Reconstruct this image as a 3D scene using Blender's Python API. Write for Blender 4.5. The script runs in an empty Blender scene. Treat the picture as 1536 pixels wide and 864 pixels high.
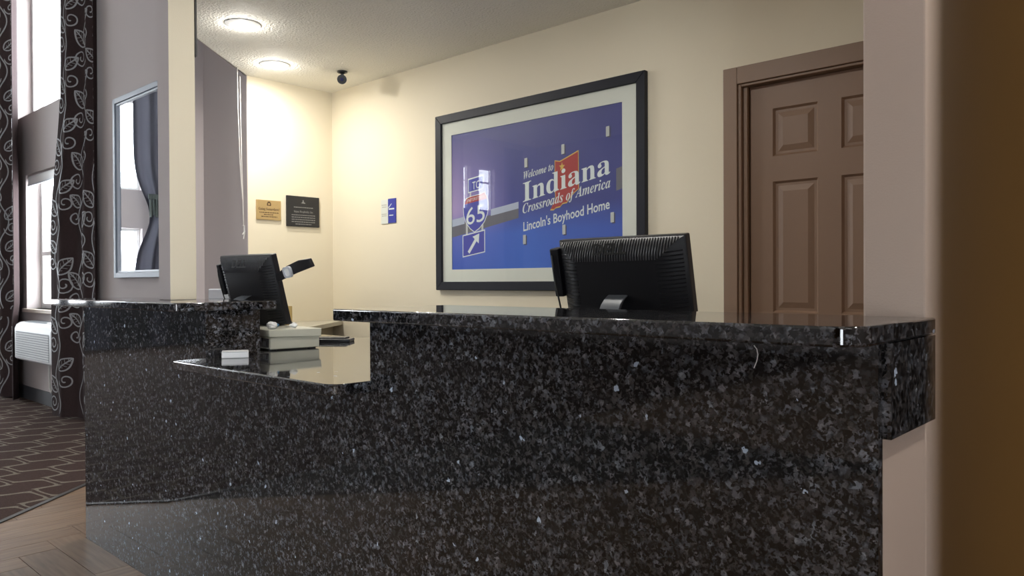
import bpy, bmesh, math, random
from mathutils import Vector, Matrix
random.seed(7)
S = bpy.context.scene
C = S.collection
R = math.radians
PI = math.pi

# ------------------------------------------------------------------ camera, world, exposure
cd = bpy.data.cameras.new('camera')
cam = bpy.data.objects.new('camera', cd)
C.objects.link(cam)
cd.sensor_width = 36.0
cd.lens = 1148.82 / 1536 * 36
fw = Vector((-0.68059, 0.73262, -0.00799)); rt = Vector((0.73266, 0.68058, -0.00464)); up = Vector((-0.00203, 0.00901, 0.99996))
m3 = Matrix((rt, up, -fw)).transposed()
cam.matrix_world = Matrix.Translation((0, 0, 1.1484)) @ m3.to_4x4()
cd.clip_start = 0.01
cd.dof.use_dof = True
cd.dof.focus_distance = 2.3
cd.dof.aperture_fstop = 13.0
S.camera = cam
S.view_settings.view_transform = 'Standard'
S.view_settings.look = 'None'
S.view_settings.gamma = 1
S.view_settings.use_curve_mapping = False
S.view_settings.exposure = 0.0

WORLD_STRENGTH = 18.0
LAMP_W = 10.0
w = bpy.data.worlds.new('overcast_sky'); S.world = w
w.use_nodes = True
bgn = w.node_tree.nodes['Background']
bgn.inputs[0].default_value = (0.88, 0.94, 1.0, 1)
bgn.inputs[1].default_value = WORLD_STRENGTH

def portal(loc, rot, sx, sy):
    l = bpy.data.lights.new('window_portal', 'AREA'); l.shape = 'RECTANGLE'; l.size = sx; l.size_y = sy
    l.cycles.is_portal = True
    o = bpy.data.objects.new('window_portal', l); C.objects.link(o)
    o.location = loc; o.rotation_euler = rot

# ------------------------------------------------------------------ dimensions (metres)
YP = 1.217            # counter front face
YF = 1.102            # countertop front edges
YB = 3.249            # back wall
XL = -4.825           # side wall with plaques
ZC = 2.548            # office ceiling
XR = -0.380           # counter end
XA = -3.768           # counter left end
X1 = -2.575           # end of left high section
X2 = -1.640           # start of right high section
YW = 2.31             # window wall
ZT, ZU = 1.083, 1.053 # high tops
ZL = 0.890            # low worktop
XW = -14.3            # far lobby wall
YR = -10.0            # rear lobby wall
ZH = 4.95             # lobby ceiling

# ------------------------------------------------------------------ materials
def nodes(name):
    m = bpy.data.materials.new(name); m.use_nodes = True
    nt = m.node_tree
    return m, nt, nt.nodes['Principled BSDF']

def simple(name, col, rough=0.5, metal=0.0, noise=0.0, nscale=20.0, bump=0.0, bscale=200.0, spec=0.5, coat=0.0):
    m, nt, b = nodes(name)
    b.inputs['Base Color'].default_value = (*col, 1)
    b.inputs['Roughness'].default_value = rough
    b.inputs['Metallic'].default_value = metal
    b.inputs['Specular IOR Level'].default_value = spec
    b.inputs['Coat Weight'].default_value = coat
    tc = nt.nodes.new('ShaderNodeTexCoord')
    if noise:
        n = nt.nodes.new('ShaderNodeTexNoise'); n.inputs['Scale'].default_value = nscale; n.inputs['Detail'].default_value = 4
        nt.links.new(tc.outputs['Object'], n.inputs['Vector'])
        mx = nt.nodes.new('ShaderNodeMix'); mx.data_type = 'RGBA'
        mx.inputs[6].default_value = (*[c * (1 - noise) for c in col], 1)
        mx.inputs[7].default_value = (*[min(1, c * (1 + noise)) for c in col], 1)
        nt.links.new(n.outputs['Fac'], mx.inputs[0]); nt.links.new(mx.outputs[2], b.inputs['Base Color'])
    if bump:
        n2 = nt.nodes.new('ShaderNodeTexNoise'); n2.inputs['Scale'].default_value = bscale; n2.inputs['Detail'].default_value = 3
        nt.links.new(tc.outputs['Object'], n2.inputs['Vector'])
        bp = nt.nodes.new('ShaderNodeBump'); bp.inputs['Strength'].default_value = bump; bp.inputs['Distance'].default_value = 0.002
        nt.links.new(n2.outputs['Fac'], bp.inputs['Height']); nt.links.new(bp.outputs[0], b.inputs['Normal'])
    return m

def math_node(nt, op, a, b=None, clamp=False):
    n = nt.nodes.new('ShaderNodeMath'); n.operation = op; n.use_clamp = clamp
    for i, v in enumerate((a, b)):
        if v is None: continue
        if isinstance(v, (int, float)): n.inputs[i].default_value = v
        else: nt.links.new(v, n.inputs[i])
    return n.outputs[0]

def ramp(nt, fac, stops, interp='LINEAR'):
    r = nt.nodes.new('ShaderNodeValToRGB'); r.color_ramp.interpolation = interp
    e = r.color_ramp.elements
    while len(e) < len(stops): e.new(0.5)
    for el, (p, c) in zip(e, stops):
        el.position = p; el.color = (*c, 1)
    nt.links.new(fac, r.inputs[0])
    return r.outputs[0]

def granite(name, lift=1.0):
    m, nt, b = nodes(name)
    tc = nt.nodes.new('ShaderNodeTexCoord')
    no = nt.nodes.new('ShaderNodeTexNoise'); no.inputs['Scale'].default_value = 130; no.inputs['Detail'].default_value = 4
    nt.links.new(tc.outputs['Object'], no.inputs['Vector'])
    mxv = nt.nodes.new('ShaderNodeMix'); mxv.data_type = 'VECTOR'; mxv.inputs[0].default_value = 0.016
    nt.links.new(tc.outputs['Object'], mxv.inputs[4]); nt.links.new(no.outputs['Color'], mxv.inputs[5])
    def vor(scale, feat='F1'):
        v = nt.nodes.new('ShaderNodeTexVoronoi'); v.inputs['Scale'].default_value = scale; v.feature = feat
        nt.links.new(mxv.outputs[1], v.inputs['Vector'])
        sp = nt.nodes.new('ShaderNodeSeparateColor')
        if feat == 'F1': nt.links.new(v.outputs['Color'], sp.inputs[0])
        return v, sp
    v1, s1 = vor(78); v2, s2 = vor(190); v3, s3 = vor(62)
    g = lambda k, t=(1, .97, 1.04): tuple(k * lift * q for q in t)
    # plates of feldspar, some brownish, some with a blue cast
    c1 = ramp(nt, s1.outputs[0], [(0, g(.022)), (.30, g(.040, (1.05, .97, .95))), (.55, g(.060)), (.75, g(.078, (.92, .98, 1.14))), (.93, g(.105)), (1, g(.15, (.9, 1, 1.15)))])
    # mica: small black grains scattered between the plates
    c2 = ramp(nt, s2.outputs[1], [(0, (.06, .06, .06)), (.34, (.10, .10, .10)), (.42, (.85, .85, .85)), (.8, (1.1, 1.1, 1.1)), (1, (1.7, 1.7, 1.7))])
    edge = ramp(nt, v1.outputs['Distance'], [(.0, (1, 1, 1)), (.45, (.9, .9, .9)), (.72, (.35, .35, .35)), (1, (.2, .2, .2))])
    mx0 = nt.nodes.new('ShaderNodeMix'); mx0.data_type = 'RGBA'; mx0.blend_type = 'MULTIPLY'; mx0.inputs[0].default_value = 1.0
    nt.links.new(c1, mx0.inputs[6]); nt.links.new(c2, mx0.inputs[7])
    mx = nt.nodes.new('ShaderNodeMix'); mx.data_type = 'RGBA'; mx.blend_type = 'MULTIPLY'; mx.inputs[0].default_value = 1.0
    nt.links.new(mx0.outputs[2], mx.inputs[6]); nt.links.new(edge, mx.inputs[7])
    # rare bright feldspar flakes
    fl = math_node(nt, 'GREATER_THAN', s3.outputs[2], 0.990)
    near = math_node(nt, 'LESS_THAN', v3.outputs['Distance'], 0.36)
    fl = math_node(nt, 'MULTIPLY', fl, near)
    mx2 = nt.nodes.new('ShaderNodeMix'); mx2.data_type = 'RGBA'
    nt.links.new(fl, mx2.inputs[0]); nt.links.new(mx.outputs[2], mx2.inputs[6]); mx2.inputs[7].default_value = (.42, .50, .62, 1)
    nt.links.new(mx2.outputs[2], b.inputs['Base Color'])
    b.inputs['Roughness'].default_value = 0.045
    b.inputs['Specular IOR Level'].default_value = 0.72
    return m

def carpet_mat():
    m, nt, b = nodes('patterned_carpet')
    tc = nt.nodes.new('ShaderNodeTexCoord')
    no = nt.nodes.new('ShaderNodeTexNoise'); no.inputs['Scale'].default_value = 3.0; no.inputs['Detail'].default_value = 1
    nt.links.new(tc.outputs['Object'], no.inputs['Vector'])
    mp = nt.nodes.new('ShaderNodeMapping'); mp.inputs['Rotation'].default_value = (0, 0, R(-8))
    nt.links.new(tc.outputs['Object'], mp.inputs['Vector'])
    mxv = nt.nodes.new('ShaderNodeMix'); mxv.data_type = 'VECTOR'; mxv.inputs[0].default_value = 0.05
    nt.links.new(mp.outputs[0], mxv.inputs[4]); nt.links.new(no.outputs['Color'], mxv.inputs[5])
    sx = nt.nodes.new('ShaderNodeSeparateXYZ'); nt.links.new(mxv.outputs[1], sx.inputs[0])
    M = lambda op, a, b_=None, c=False: math_node(nt, op, a, b_, c)
    CY, LX, AMP, KK = 0.150, 0.46, 0.060, 3.4
    total = None
    for k in (0, 1):
        # stepped ribbons in rows, every other row shifted by half a period
        y = M('ADD', M('DIVIDE', sx.outputs[1], 2 * CY), 0.5 * k + 100)
        fy = M('MULTIPLY', M('SUBTRACT', M('FRACT', y), 0.5), 2 * CY)
        ph = M('MULTIPLY', M('ADD', M('ADD', sx.outputs[0], M('MULTIPLY', fy, -0.30)), LX * .5 * k), 2 * PI / LX)
        sn = M('SINE', ph); cs = M('COSINE', ph)
        th = M('TANH', M('MULTIPLY', sn, KK))
        sech = M('SUBTRACT', 1.0, M('MULTIPLY', th, th))
        slope = M('MULTIPLY', M('MULTIPLY', cs, sech), AMP * KK * 2 * PI / LX)
        dist = M('ABSOLUTE', M('SUBTRACT', fy, M('MULTIPLY', th, AMP)))
        wd = M('MULTIPLY', M('ADD', 0.0065, M('MULTIPLY', sech, 0.017)), M('SQRT', M('ADD', 1.0, M('MULTIPLY', slope, slope))))
        line = M('SUBTRACT', 1.0, M('MULTIPLY', M('SUBTRACT', M('DIVIDE', dist, wd), 0.75), 4.0), True)
        total = line if total is None else M('MAXIMUM', total, line)
    n2 = nt.nodes.new('ShaderNodeTexNoise'); n2.inputs['Scale'].default_value = 260; n2.inputs['Detail'].default_value = 2
    nt.links.new(tc.outputs['Object'], n2.inputs['Vector'])
    base = ramp(nt, n2.outputs['Fac'], [(.3, (.030, .017, .014)), (.7, (.075, .045, .038))])
    gold = ramp(nt, n2.outputs['Fac'], [(.3, (.11, .095, .075)), (.7, (.23, .20, .165))])
    mx = nt.nodes.new('ShaderNodeMix'); mx.data_type = 'RGBA'
    nt.links.new(total, mx.inputs[0]); nt.links.new(base, mx.inputs[6]); nt.links.new(gold, mx.inputs[7])
    nt.links.new(mx.outputs[2], b.inputs['Base Color'])
    b.inputs['Roughness'].default_value = 0.95
    b.inputs['Specular IOR Level'].default_value = 0.1
    bp = nt.nodes.new('ShaderNodeBump'); bp.inputs['Strength'].default_value = .5; bp.inputs['Distance'].default_value = .003
    nt.links.new(n2.outputs['Fac'], bp.inputs['Height']); nt.links.new(bp.outputs[0], b.inputs['Normal'])
    return m

def plank_mat():
    m, nt, b = nodes('wood_look_tile')
    tc = nt.nodes.new('ShaderNodeTexCoord')
    oi = nt.nodes.new('ShaderNodeObjectInfo')
    mp = nt.nodes.new('ShaderNodeMapping'); mp.inputs['Scale'].default_value = (3, 38, 1)
    nt.links.new(tc.outputs['Object'], mp.inputs['Vector'])
    n = nt.nodes.new('ShaderNodeTexNoise'); n.noise_dimensions = '4D'; n.inputs['Scale'].default_value = 1.6; n.inputs['Detail'].default_value = 5
    nt.links.new(mp.outputs[0], n.inputs['Vector'])
    nt.links.new(math_node(nt, 'MULTIPLY', oi.outputs['Random'], 40.0), n.inputs['W'])
    col = ramp(nt, n.outputs['Fac'], [(.25, (.125, .073, .042)), (.5, (.19, .118, .070)), (.75, (.245, .162, .102))])
    hv = nt.nodes.new('ShaderNodeHueSaturation')
    nt.links.new(math_node(nt, 'ADD', math_node(nt, 'MULTIPLY', oi.outputs['Random'], 0.3), 0.85), hv.inputs['Value'])
    nt.links.new(col, hv.inputs['Color']); nt.links.new(hv.outputs[0], b.inputs['Base Color'])
    b.inputs['Roughness'].default_value = 0.46
    return m

def emit(name, col, s):
    m = bpy.data.materials.new(name); m.use_nodes = True; nt = m.node_tree; nt.nodes.clear()
    o = nt.nodes.new('ShaderNodeOutputMaterial'); e = nt.nodes.new('ShaderNodeEmission')
    e.inputs[0].default_value = (*col, 1); e.inputs[1].default_value = s
    nt.links.new(e.outputs[0], o.inputs[0]); return m

def pane_mat(name, ior=1.5):
    m = bpy.data.materials.new(name); m.use_nodes = True; nt = m.node_tree; nt.nodes.clear()
    o = nt.nodes.new('ShaderNodeOutputMaterial'); t = nt.nodes.new('ShaderNodeBsdfTransparent'); g = nt.nodes.new('ShaderNodeBsdfGlossy')
    g.inputs['Roughness'].default_value = 0.0
    f = nt.nodes.new('ShaderNodeFresnel'); f.inputs[0].default_value = ior
    mx = nt.nodes.new('ShaderNodeMixShader')
    ge = nt.nodes.new('ShaderNodeNewGeometry')
    fac = math_node(nt, 'MULTIPLY', f.outputs[0], math_node(nt, 'SUBTRACT', 1.0, ge.outputs['Backfacing']))
    nt.links.new(fac, mx.inputs[0]); nt.links.new(t.outputs[0], mx.inputs[1]); nt.links.new(g.outputs[0], mx.inputs[2])
    nt.links.new(mx.outputs[0], o.inputs[0]); return m

def print_mat():
    # printed photograph: evening sky from lavender at the left to deep blue, brighter blue below
    m, nt, b = nodes('printed_sky')
    tc = nt.nodes.new('ShaderNodeTexCoord')
    sx = nt.nodes.new('ShaderNodeSeparateXYZ'); nt.links.new(tc.outputs['Generated'], sx.inputs[0])
    lr = ramp(nt, sx.outputs[0], [(0, (.36, .27, .48)), (.18, (.24, .20, .47)), (.40, (.042, .052, .24)), (.75, (.038, .048, .22)), (1, (.032, .042, .21))])
    low = ramp(nt, sx.outputs[0], [(0, (.045, .10, .46)), (.5, (.045, .14, .56)), (1, (.04, .10, .46))])
    tp = ramp(nt, sx.outputs[2], [(.45, (0, 0, 0)), (1, (1, 1, 1))])
    f = ramp(nt, sx.outputs[2], [(.0, (1, 1, 1)), (.25, (.85, .85, .85)), (.42, (0, 0, 0)), (1, (0, 0, 0))])
    mxt = nt.nodes.new('ShaderNodeMix'); mxt.data_type = 'RGBA'
    nt.links.new(tp, mxt.inputs[0]); nt.links.new(lr, mxt.inputs[6]); mxt.inputs[7].default_value = (.040, .045, .20, 1); lr = mxt.outputs[2]
    mx = nt.nodes.new('ShaderNodeMix'); mx.data_type = 'RGBA'
    nt.links.new(f, mx.inputs[0]); nt.links.new(lr, mx.inputs[6]); nt.links.new(low, mx.inputs[7])
    nt.links.new(mx.outputs[2], b.inputs['Base Color']); b.inputs['Roughness'].default_value = 0.5
    return m

M = {}
M['cream'] = simple('cream_wall_paint', (.74, .668, .515), .75, bump=.25, bscale=260, spec=.25)
M['taupe'] = simple('taupe_wall_paint', (.40, .355, .345), .75, bump=.25, bscale=260, spec=.25)
M['mauve'] = simple('mauve_wall_paint', (.47, .37, .305), .75, bump=.25, bscale=260, spec=.25)
M['ceil'] = None
M['granite'] = granite('blue_pearl_granite', 1.08)
M['carpet'] = carpet_mat()
M['plank'] = plank_mat()
M['grout'] = simple('dark_grout', (.06, .05, .045), .9)
M['metal_strip'] = simple('dark_transition_strip', (.03, .028, .027), .45)
M['doorpaint'] = simple('brown_door_paint', (.235, .143, .090), .5, bump=.1, bscale=300)
M['trimpaint'] = simple('brown_trim_paint', (.235, .148, .095), .5)
M['base'] = simple('charcoal_baseboard', (.05, .05, .055), .6)
M['white'] = simple('white_vinyl', (.75, .75, .73), .4)
M['acwhite'] = simple('white_appliance_plastic', (.62, .63, .64), .45)
M['acgrey'] = simple('grey_appliance_grille', (.22, .24, .26), .5)
M['curtain'] = simple('chocolate_curtain_cloth', (.030, .018, .018), .85, noise=.25, nscale=60, bump=.3, bscale=500, spec=.2)
M['embroid'] = simple('silver_embroidery_thread', (.24, .24, .25), .45, spec=.6)
M['black'] = simple('black_plastic', (.006, .006, .008), .4, spec=.35)
M['black2'] = simple('charcoal_plastic', (.013, .013, .016), .36, spec=.45)
M['grey'] = simple('grey_plastic', (.10, .11, .125), .38)
M['silver'] = simple('silver_plastic', (.62, .65, .70), .3, metal=.3)
M['beige'] = simple('beige_plastic', (.50, .49, .40), .5)
M['whitep'] = simple('white_plastic', (.80, .80, .80), .4)
M['paper'] = simple('white_paper', (.80, .80, .78), .8)
M['bluep'] = simple('blue_card', (.06, .25, .5), .6)
M['frame'] = simple('black_frame_wood', (.009, .010, .016), .5, spec=.3)
M['mat'] = simple('off_white_mat_board', (.66, .68, .60), .85)
M['print'] = print_mat()
M['pane'] = pane_mat('clear_pane')
M['letter'] = simple('printed_white', (.66, .72, .70), .6)
M['girder'] = simple('printed_girder_grey', (.13, .13, .15), .6)
M['girderl'] = simple('printed_girder_light', (.40, .45, .55), .6)
M['signblue'] = simple('printed_sign_blue', (.055, .065, .36), .6)
M['signred'] = simple('printed_sign_red', (.36, .035, .03), .6)
M['signyellow'] = simple('printed_yellow', (.62, .42, .08), .6)
M['tab'] = simple('printed_tab', (.50, .52, .48), .6)
M['tabdark'] = simple('printed_tab_shade', (.05, .05, .08), .6)
M['mirror'] = simple('mirror_glass', (.86, .88, .90), .0, metal=1.0)
M['slate'] = simple('slate_blue_frame', (.15, .18, .225), .45)
M['slatel'] = simple('pale_frame_lip', (.36, .39, .45), .4)
M['bronze'] = simple('bronze_plaque', (.52, .37, .17), .35, metal=.45)
M['engrave'] = simple('engraved_dark', (.07, .035, .015), .6)
M['plaque'] = simple('black_plaque', (.014, .014, .016), .5)
M['plaquet'] = simple('grey_plaque_lettering', (.22, .22, .22), .5)
M['poster_w'] = simple('pale_card', (.62, .64, .58), .6)
M['poster_t'] = simple('card_grey_text', (.33, .30, .24), .6)
M['poster_b'] = simple('blue_card_print', (.03, .04, .30), .5)
M['cord'] = simple('pale_cord', (.55, .53, .50), .7)
M['walnut'] = simple('brown_cabinet_laminate', (.15, .115, .085), .45, noise=.3, nscale=8)
M['orange'] = simple('orange_box_card', (.42, .12, .03), .6)
M['tan'] = simple('tan_card', (.55, .40, .16), .6)
M['wood'] = simple('varnished_brown_post', (.082, .040, .009), .75, noise=.25, nscale=5, spec=.12)
M['deskgrey'] = simple('grey_laminate_top', (.40, .38, .31), .25)
M['dark'] = simple('near_black_metal', (.01, .01, .01), .5)
M['chrome'] = simple('white_enamel_trim', (.75, .75, .74), .3)
M['bulb'] = emit('frosted_bulb', (1.0, .96, .90), 110)
M['sheer'] = simple('grey_blue_curtain_cloth', (.085, .085, .11), .8)
M['logo'] = simple('glossy_black_letters', (.002, .002, .002), .25)
M['rib'] = simple('ribbed_grey_black_plastic', (.030, .031, .036), .38)
M['brass'] = simple('tie_back_fringe', (.045, .055, .05), .8)

def ceiling_mat():
    m, nt, b = nodes('textured_ceiling_paint')
    b.inputs['Base Color'].default_value = (.86, .84, .77, 1); b.inputs['Roughness'].default_value = .8
    b.inputs['Specular IOR Level'].default_value = .3
    tc = nt.nodes.new('ShaderNodeTexCoord')
    v = nt.nodes.new('ShaderNodeTexNoise'); v.inputs['Scale'].default_value = 75; v.inputs['Detail'].default_value = 3
    nt.links.new(tc.outputs['Object'], v.inputs['Vector'])
    bp = nt.nodes.new('ShaderNodeBump'); bp.inputs['Strength'].default_value = 1.0; bp.inputs['Distance'].default_value = .008
    nt.links.new(v.outputs['Fac'], bp.inputs['Height']); nt.links.new(bp.outputs[0], b.inputs['Normal'])
    return m
M['ceil'] = ceiling_mat()

# ------------------------------------------------------------------ mesh helpers
class MB:
    def __init__(s): s.v = []; s.f = []; s.mi = []; s.cur = 0
    def add(s, vs, fs):
        b = len(s.v); s.v += [tuple(v) for v in vs]
        for f in fs: s.f.append(tuple(b + i for i in f)); s.mi.append(s.cur)
        return s
    def box(s, x0, x1, y0, y1, z0, z1):
        return s.add([(x0, y0, z0), (x1, y0, z0), (x1, y1, z0), (x0, y1, z0), (x0, y0, z1), (x1, y0, z1), (x1, y1, z1), (x0, y1, z1)],
                     [(0, 3, 2, 1), (4, 5, 6, 7), (0, 1, 5, 4), (1, 2, 6, 5), (2, 3, 7, 6), (3, 0, 4, 7)])
    def prism(s, poly, z0, z1, ax='z'):
        # poly counter-clockwise; ax z: (x,y); ax y: (x,z) extruded over y0..y1 ; ax x: (y,z)
        n = len(poly)
        def P(p, h): return (p[0], p[1], h) if ax == 'z' else ((p[0], h, p[1]) if ax == 'y' else (h, p[0], p[1]))
        vs = [P(p, z0) for p in poly] + [P(p, z1) for p in poly]
        fs = [tuple(range(n - 1, -1, -1)), tuple(range(n, 2 * n))] + [(i, (i + 1) % n, n + (i + 1) % n, n + i) for i in range(n)]
        return s.add(vs, fs)
    def tube(s, pts, r, n=8, cap=True):
        pts = [Vector(p) for p in pts]; k = len(pts); rs = r if isinstance(r, (list, tuple)) else [r] * k
        vs = []; ref = Vector((0.123, 0.456, 0.88)).normalized()
        for i, p in enumerate(pts):
            t = (pts[min(i + 1, k - 1)] - pts[max(i - 1, 0)]).normalized()
            a = t.cross(ref)
            if a.length < .05: a = t.cross(Vector((1, 0, 0)))
            a.normalize(); b = t.cross(a)
            for j in range(n):
                q = 2 * PI * j / n; vs.append(p + (a * math.cos(q) + b * math.sin(q)) * rs[i])
        fs = [(i * n + j, i * n + (j + 1) % n, (i + 1) * n + (j + 1) % n, (i + 1) * n + j) for i in range(k - 1) for j in range(n)]
        if cap: fs += [tuple(range(n - 1, -1, -1)), tuple(range((k - 1) * n, k * n))]
        return s.add(vs, fs)
    def lathe(s, prof, c, n=32):
        vs = []; k = len(prof)
        for r, z in prof:
            for j in range(n):
                q = 2 * PI * j / n; vs.append((c[0] + r * math.cos(q), c[1] + r * math.sin(q), c[2] + z))
        fs = [(i * n + j, i * n + (j + 1) % n, (i + 1) * n + (j + 1) % n, (i + 1) * n + j) for i in range(k - 1) for j in range(n)]
        if prof[0][0] > 1e-6: fs.append(tuple(range(n - 1, -1, -1)))
        if prof[-1][0] > 1e-6: fs.append(tuple(range((k - 1) * n, k * n)))
        return s.add(vs, fs)
    def xf(s, mat):
        s.v = [tuple(mat @ Vector(v)) for v in s.v]; return s
    def mesh(s, name, smooth=None):
        me = bpy.data.meshes.new(name); me.from_pydata(s.v, [], s.f)
        bm = bmesh.new(); bm.from_mesh(me); bmesh.ops.recalc_face_normals(bm, faces=bm.faces); bm.to_mesh(me); bm.free()
        for p, i in zip(me.polygons, s.mi): p.material_index = i
        if smooth is not None:
            for p in me.polygons: p.use_smooth = True
            me.set_sharp_from_angle(angle=R(smooth))
        return me
    def build(s, name, mat, parent=None, bevel=0.0, smooth=None, label=None):
        me = s.mesh(name, smooth)
        for mm in (mat if isinstance(mat, (list, tuple)) else [mat]): me.materials.append(mm)
        return link(name, me, parent, bevel, label)

def link(name, me, parent=None, bevel=0.0, label=None):
    o = bpy.data.objects.new(name, me); C.objects.link(o)
    if parent is not None:
        o.parent = parent; o.matrix_parent_inverse = Matrix.Translation(root_loc(parent)).inverted()
    if bevel:
        b = o.modifiers.new('bevel', 'BEVEL'); b.width = bevel; b.segments = 2; b.limit_method = 'ANGLE'; b.angle_limit = R(40)
        b.harden_normals = False
    if label: o['label'] = label
    return o

def root_loc(o):
    p = Vector(o.location)
    return p if o.parent is None else Vector((0, 0, 0))

def thing(name, loc, label, cat, group=None):
    o = bpy.data.objects.new(name, None); C.objects.link(o); o.location = loc; o.empty_display_size = .1
    return tag(o, label, cat, group)

def tag(o, label, cat, group=None):
    o['label'] = label; o['category'] = cat
    if group: o['group'] = group
    return o

def struct(o, label=None):
    o['kind'] = 'structure'
    if label: o['label'] = label
    return o

def child(mb, name, mat, parent, **k):
    return mb.build(name, mat, parent, **k)

def sub(mb, name, mat, part, **k):
    # sub-part: part has identity local transform in world coordinates
    me = mb.mesh(name, k.pop('smooth', None))
    for mm in (mat if isinstance(mat, (list, tuple)) else [mat]): me.materials.append(mm)
    o = bpy.data.objects.new(name, me); C.objects.link(o); o.parent = part
    o.matrix_parent_inverse = Matrix.Identity(4)
    if part.parent is None:
        o.matrix_parent_inverse = Matrix.Translation(part.location).inverted()
    if k.get('bevel'):
        b = o.modifiers.new('bevel', 'BEVEL'); b.width = k['bevel']; b.segments = 2; b.limit_method = 'ANGLE'; b.angle_limit = R(40)
    if k.get('label'): o['label'] = k['label']
    return o

def round_corner(poly, idx, r, n=8):
    p = Vector(poly[idx]); a = Vector(poly[idx - 1]); b = Vector(poly[(idx + 1) % len(poly)])
    d1 = (a - p).normalized(); d2 = (b - p).normalized()
    s = p + d1 * r; e = p + d2 * r; out = []
    for i in range(n + 1):
        t = i / n
        # circular-ish arc via quadratic rational
        w_ = .7071
        q = (s * (1 - t) ** 2 + p * 2 * w_ * t * (1 - t) + e * t ** 2) / ((1 - t) ** 2 + 2 * w_ * t * (1 - t) + t ** 2)
        out.append((q.x, q.y))
    return poly[:idx] + out + poly[idx + 1:]

def holes_wall(mb, axis, a0, a1, z0, z1, t0, t1, holes):
    """wall running along x (axis 'x', thickness over y t0..t1) or along y; holes = (a0,a1,z0,z1)"""
    As = sorted({a0, a1, *[h[0] for h in holes], *[h[1] for h in holes]}); Zs = sorted({z0, z1, *[h[2] for h in holes], *[h[3] for h in holes]})
    for i in range(len(As) - 1):
        for j in range(len(Zs) - 1):
            ca, cz = (As[i] + As[i + 1]) / 2, (Zs[j] + Zs[j + 1]) / 2
            if any(h[0] < ca < h[1] and h[2] < cz < h[3] for h in holes): continue
            if axis == 'x': mb.box(As[i], As[i + 1], t0, t1, Zs[j], Zs[j + 1])
            else: mb.box(t0, t1, As[i], As[i + 1], Zs[j], Zs[j + 1])
    return mb

_tc = {}
BOLD = lambda s: ''.join(chr(0x1D400 + ord(c) - 65) if 'A' <= c <= 'Z' else chr(0x1D41A + ord(c) - 97) if 'a' <= c <= 'z' else c for c in s)
BOLDIT = lambda s: ''.join(chr(0x1D468 + ord(c) - 65) if 'A' <= c <= 'Z' else chr(0x1D482 + ord(c) - 97) if 'a' <= c <= 'z' else c for c in s)
def text_mesh(body, fn, fat=0.0):
    """letters as a flat mesh; fn maps (x in 0..1 of width, y in cap heights, width/height aspect) -> 3d point"""
    cu = bpy.data.curves.new('lettering', 'FONT'); cu.body = body; cu.resolution_u = 3; cu.offset = fat
    o = bpy.data.objects.new('lettering', cu); C.objects.link(o)
    bpy.context.view_layer.update()
    me = bpy.data.meshes.new_from_object(o.evaluated_get(bpy.context.evaluated_depsgraph_get()))
    bpy.data.objects.remove(o); bpy.data.curves.remove(cu)
    xs = [v.co.x for v in me.vertices]; x0, x1 = min(xs), max(xs)
    for v in me.vertices: v.co = fn((v.co.x - x0) / (x1 - x0), v.co.y)
    me.name = 'lettering'
    return me

def lettering(body, fn, mat, parent, name='lettering', label=None, fat=0.0):
    me = text_mesh(body, fn, fat); me.materials.clear(); me.materials.append(mat)
    o = bpy.data.objects.new(name, me); C.objects.link(o); o.parent = parent
    o.matrix_parent_inverse = Matrix.Translation(parent.location).inverted() if parent.parent is None else Matrix.Identity(4)
    if label: o['label'] = label
    return o

# ================================================================== ROOM SHELL
# floor of herringbone wood-look planks with a carpet beyond a dark strip
fl = MB().box(-4.9, 3.0, YR, 6.8, -.12, -.004).build('floor', M['grout']); struct(fl, 'wood-look herringbone tile floor before the counter')
E0, E1 = Vector((-4.02, -0.87)), Vector((-4.07, 0.70))
E2 = Vector((-5.43, 2.31))
def clip(poly, p, n):
    out = []
    for i in range(len(poly)):
        a, b = Vector(poly[i]), Vector(poly[(i + 1) % len(poly)])
        da, db = (a - p).dot(n), (b - p).dot(n)
        if da >= 0: out.append((a.x, a.y))
        if da * db < 0:
            q = a + (b - a) * (da / (da - db)); out.append((q.x, q.y))
    return out
def edge_n(a, b):
    d = (b - a).normalized(); n = Vector((d.y, -d.x)); return n
bounds = [(Vector((-4.035, 0)) , Vector((1, 0))), (E1, edge_n(E1, E2)), (Vector((0, YP - .001)), Vector((0, -1))), (Vector((.6, 0)), Vector((-1, 0))), (Vector((0, -2.6)), Vector((0, 1)))]
# the strip beside the counter's left end, split where the carpet edge turns
bounds2 = [(Vector((-4.035, 0)), Vector((-1, 0))), (E1, edge_n(E1, E2)), (Vector((0, 2.25)), Vector((0, -1)))]
bounds3 = [(Vector((-4.035, 0)), Vector((1, 0))), (Vector((XA - .01, 0)), Vector((-1, 0))), (Vector((0, YP - .001)), Vector((0, 1))), (Vector((0, 2.25)), Vector((0, -1)))]
PW, PL, G = .147, .588, .0013
whole = {}
def plank_obj(cx, cy, vert, poly=None):
    if poly is None:
        key = 'p'
        if key not in whole:
            whole[key] = MB().prism([(-PL / 2 + G, -PW / 2 + G), (PL / 2 - G, -PW / 2 + G), (PL / 2 - G, PW / 2 - G), (-PL / 2 + G, PW / 2 - G)], -.008, 0.0).mesh('plank')
            whole[key].materials.append(M['plank'])
        me = whole[key]
    else:
        loc = []
        for x, y in poly:
            dx, dy = x - cx, y - cy
            loc.append((dy, -dx) if vert else (dx, dy))
        me = MB().prism(loc, -.008, 0.0).mesh('plank'); me.materials.append(M['plank'])
    o = bpy.data.objects.new('plank', me); C.objects.link(o); o.parent = fl
    o.location = (cx, cy, 0); o.rotation_euler = (0, 0, PI / 2 if vert else 0)
ax0, ay0 = -3.857, 1.084
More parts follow.
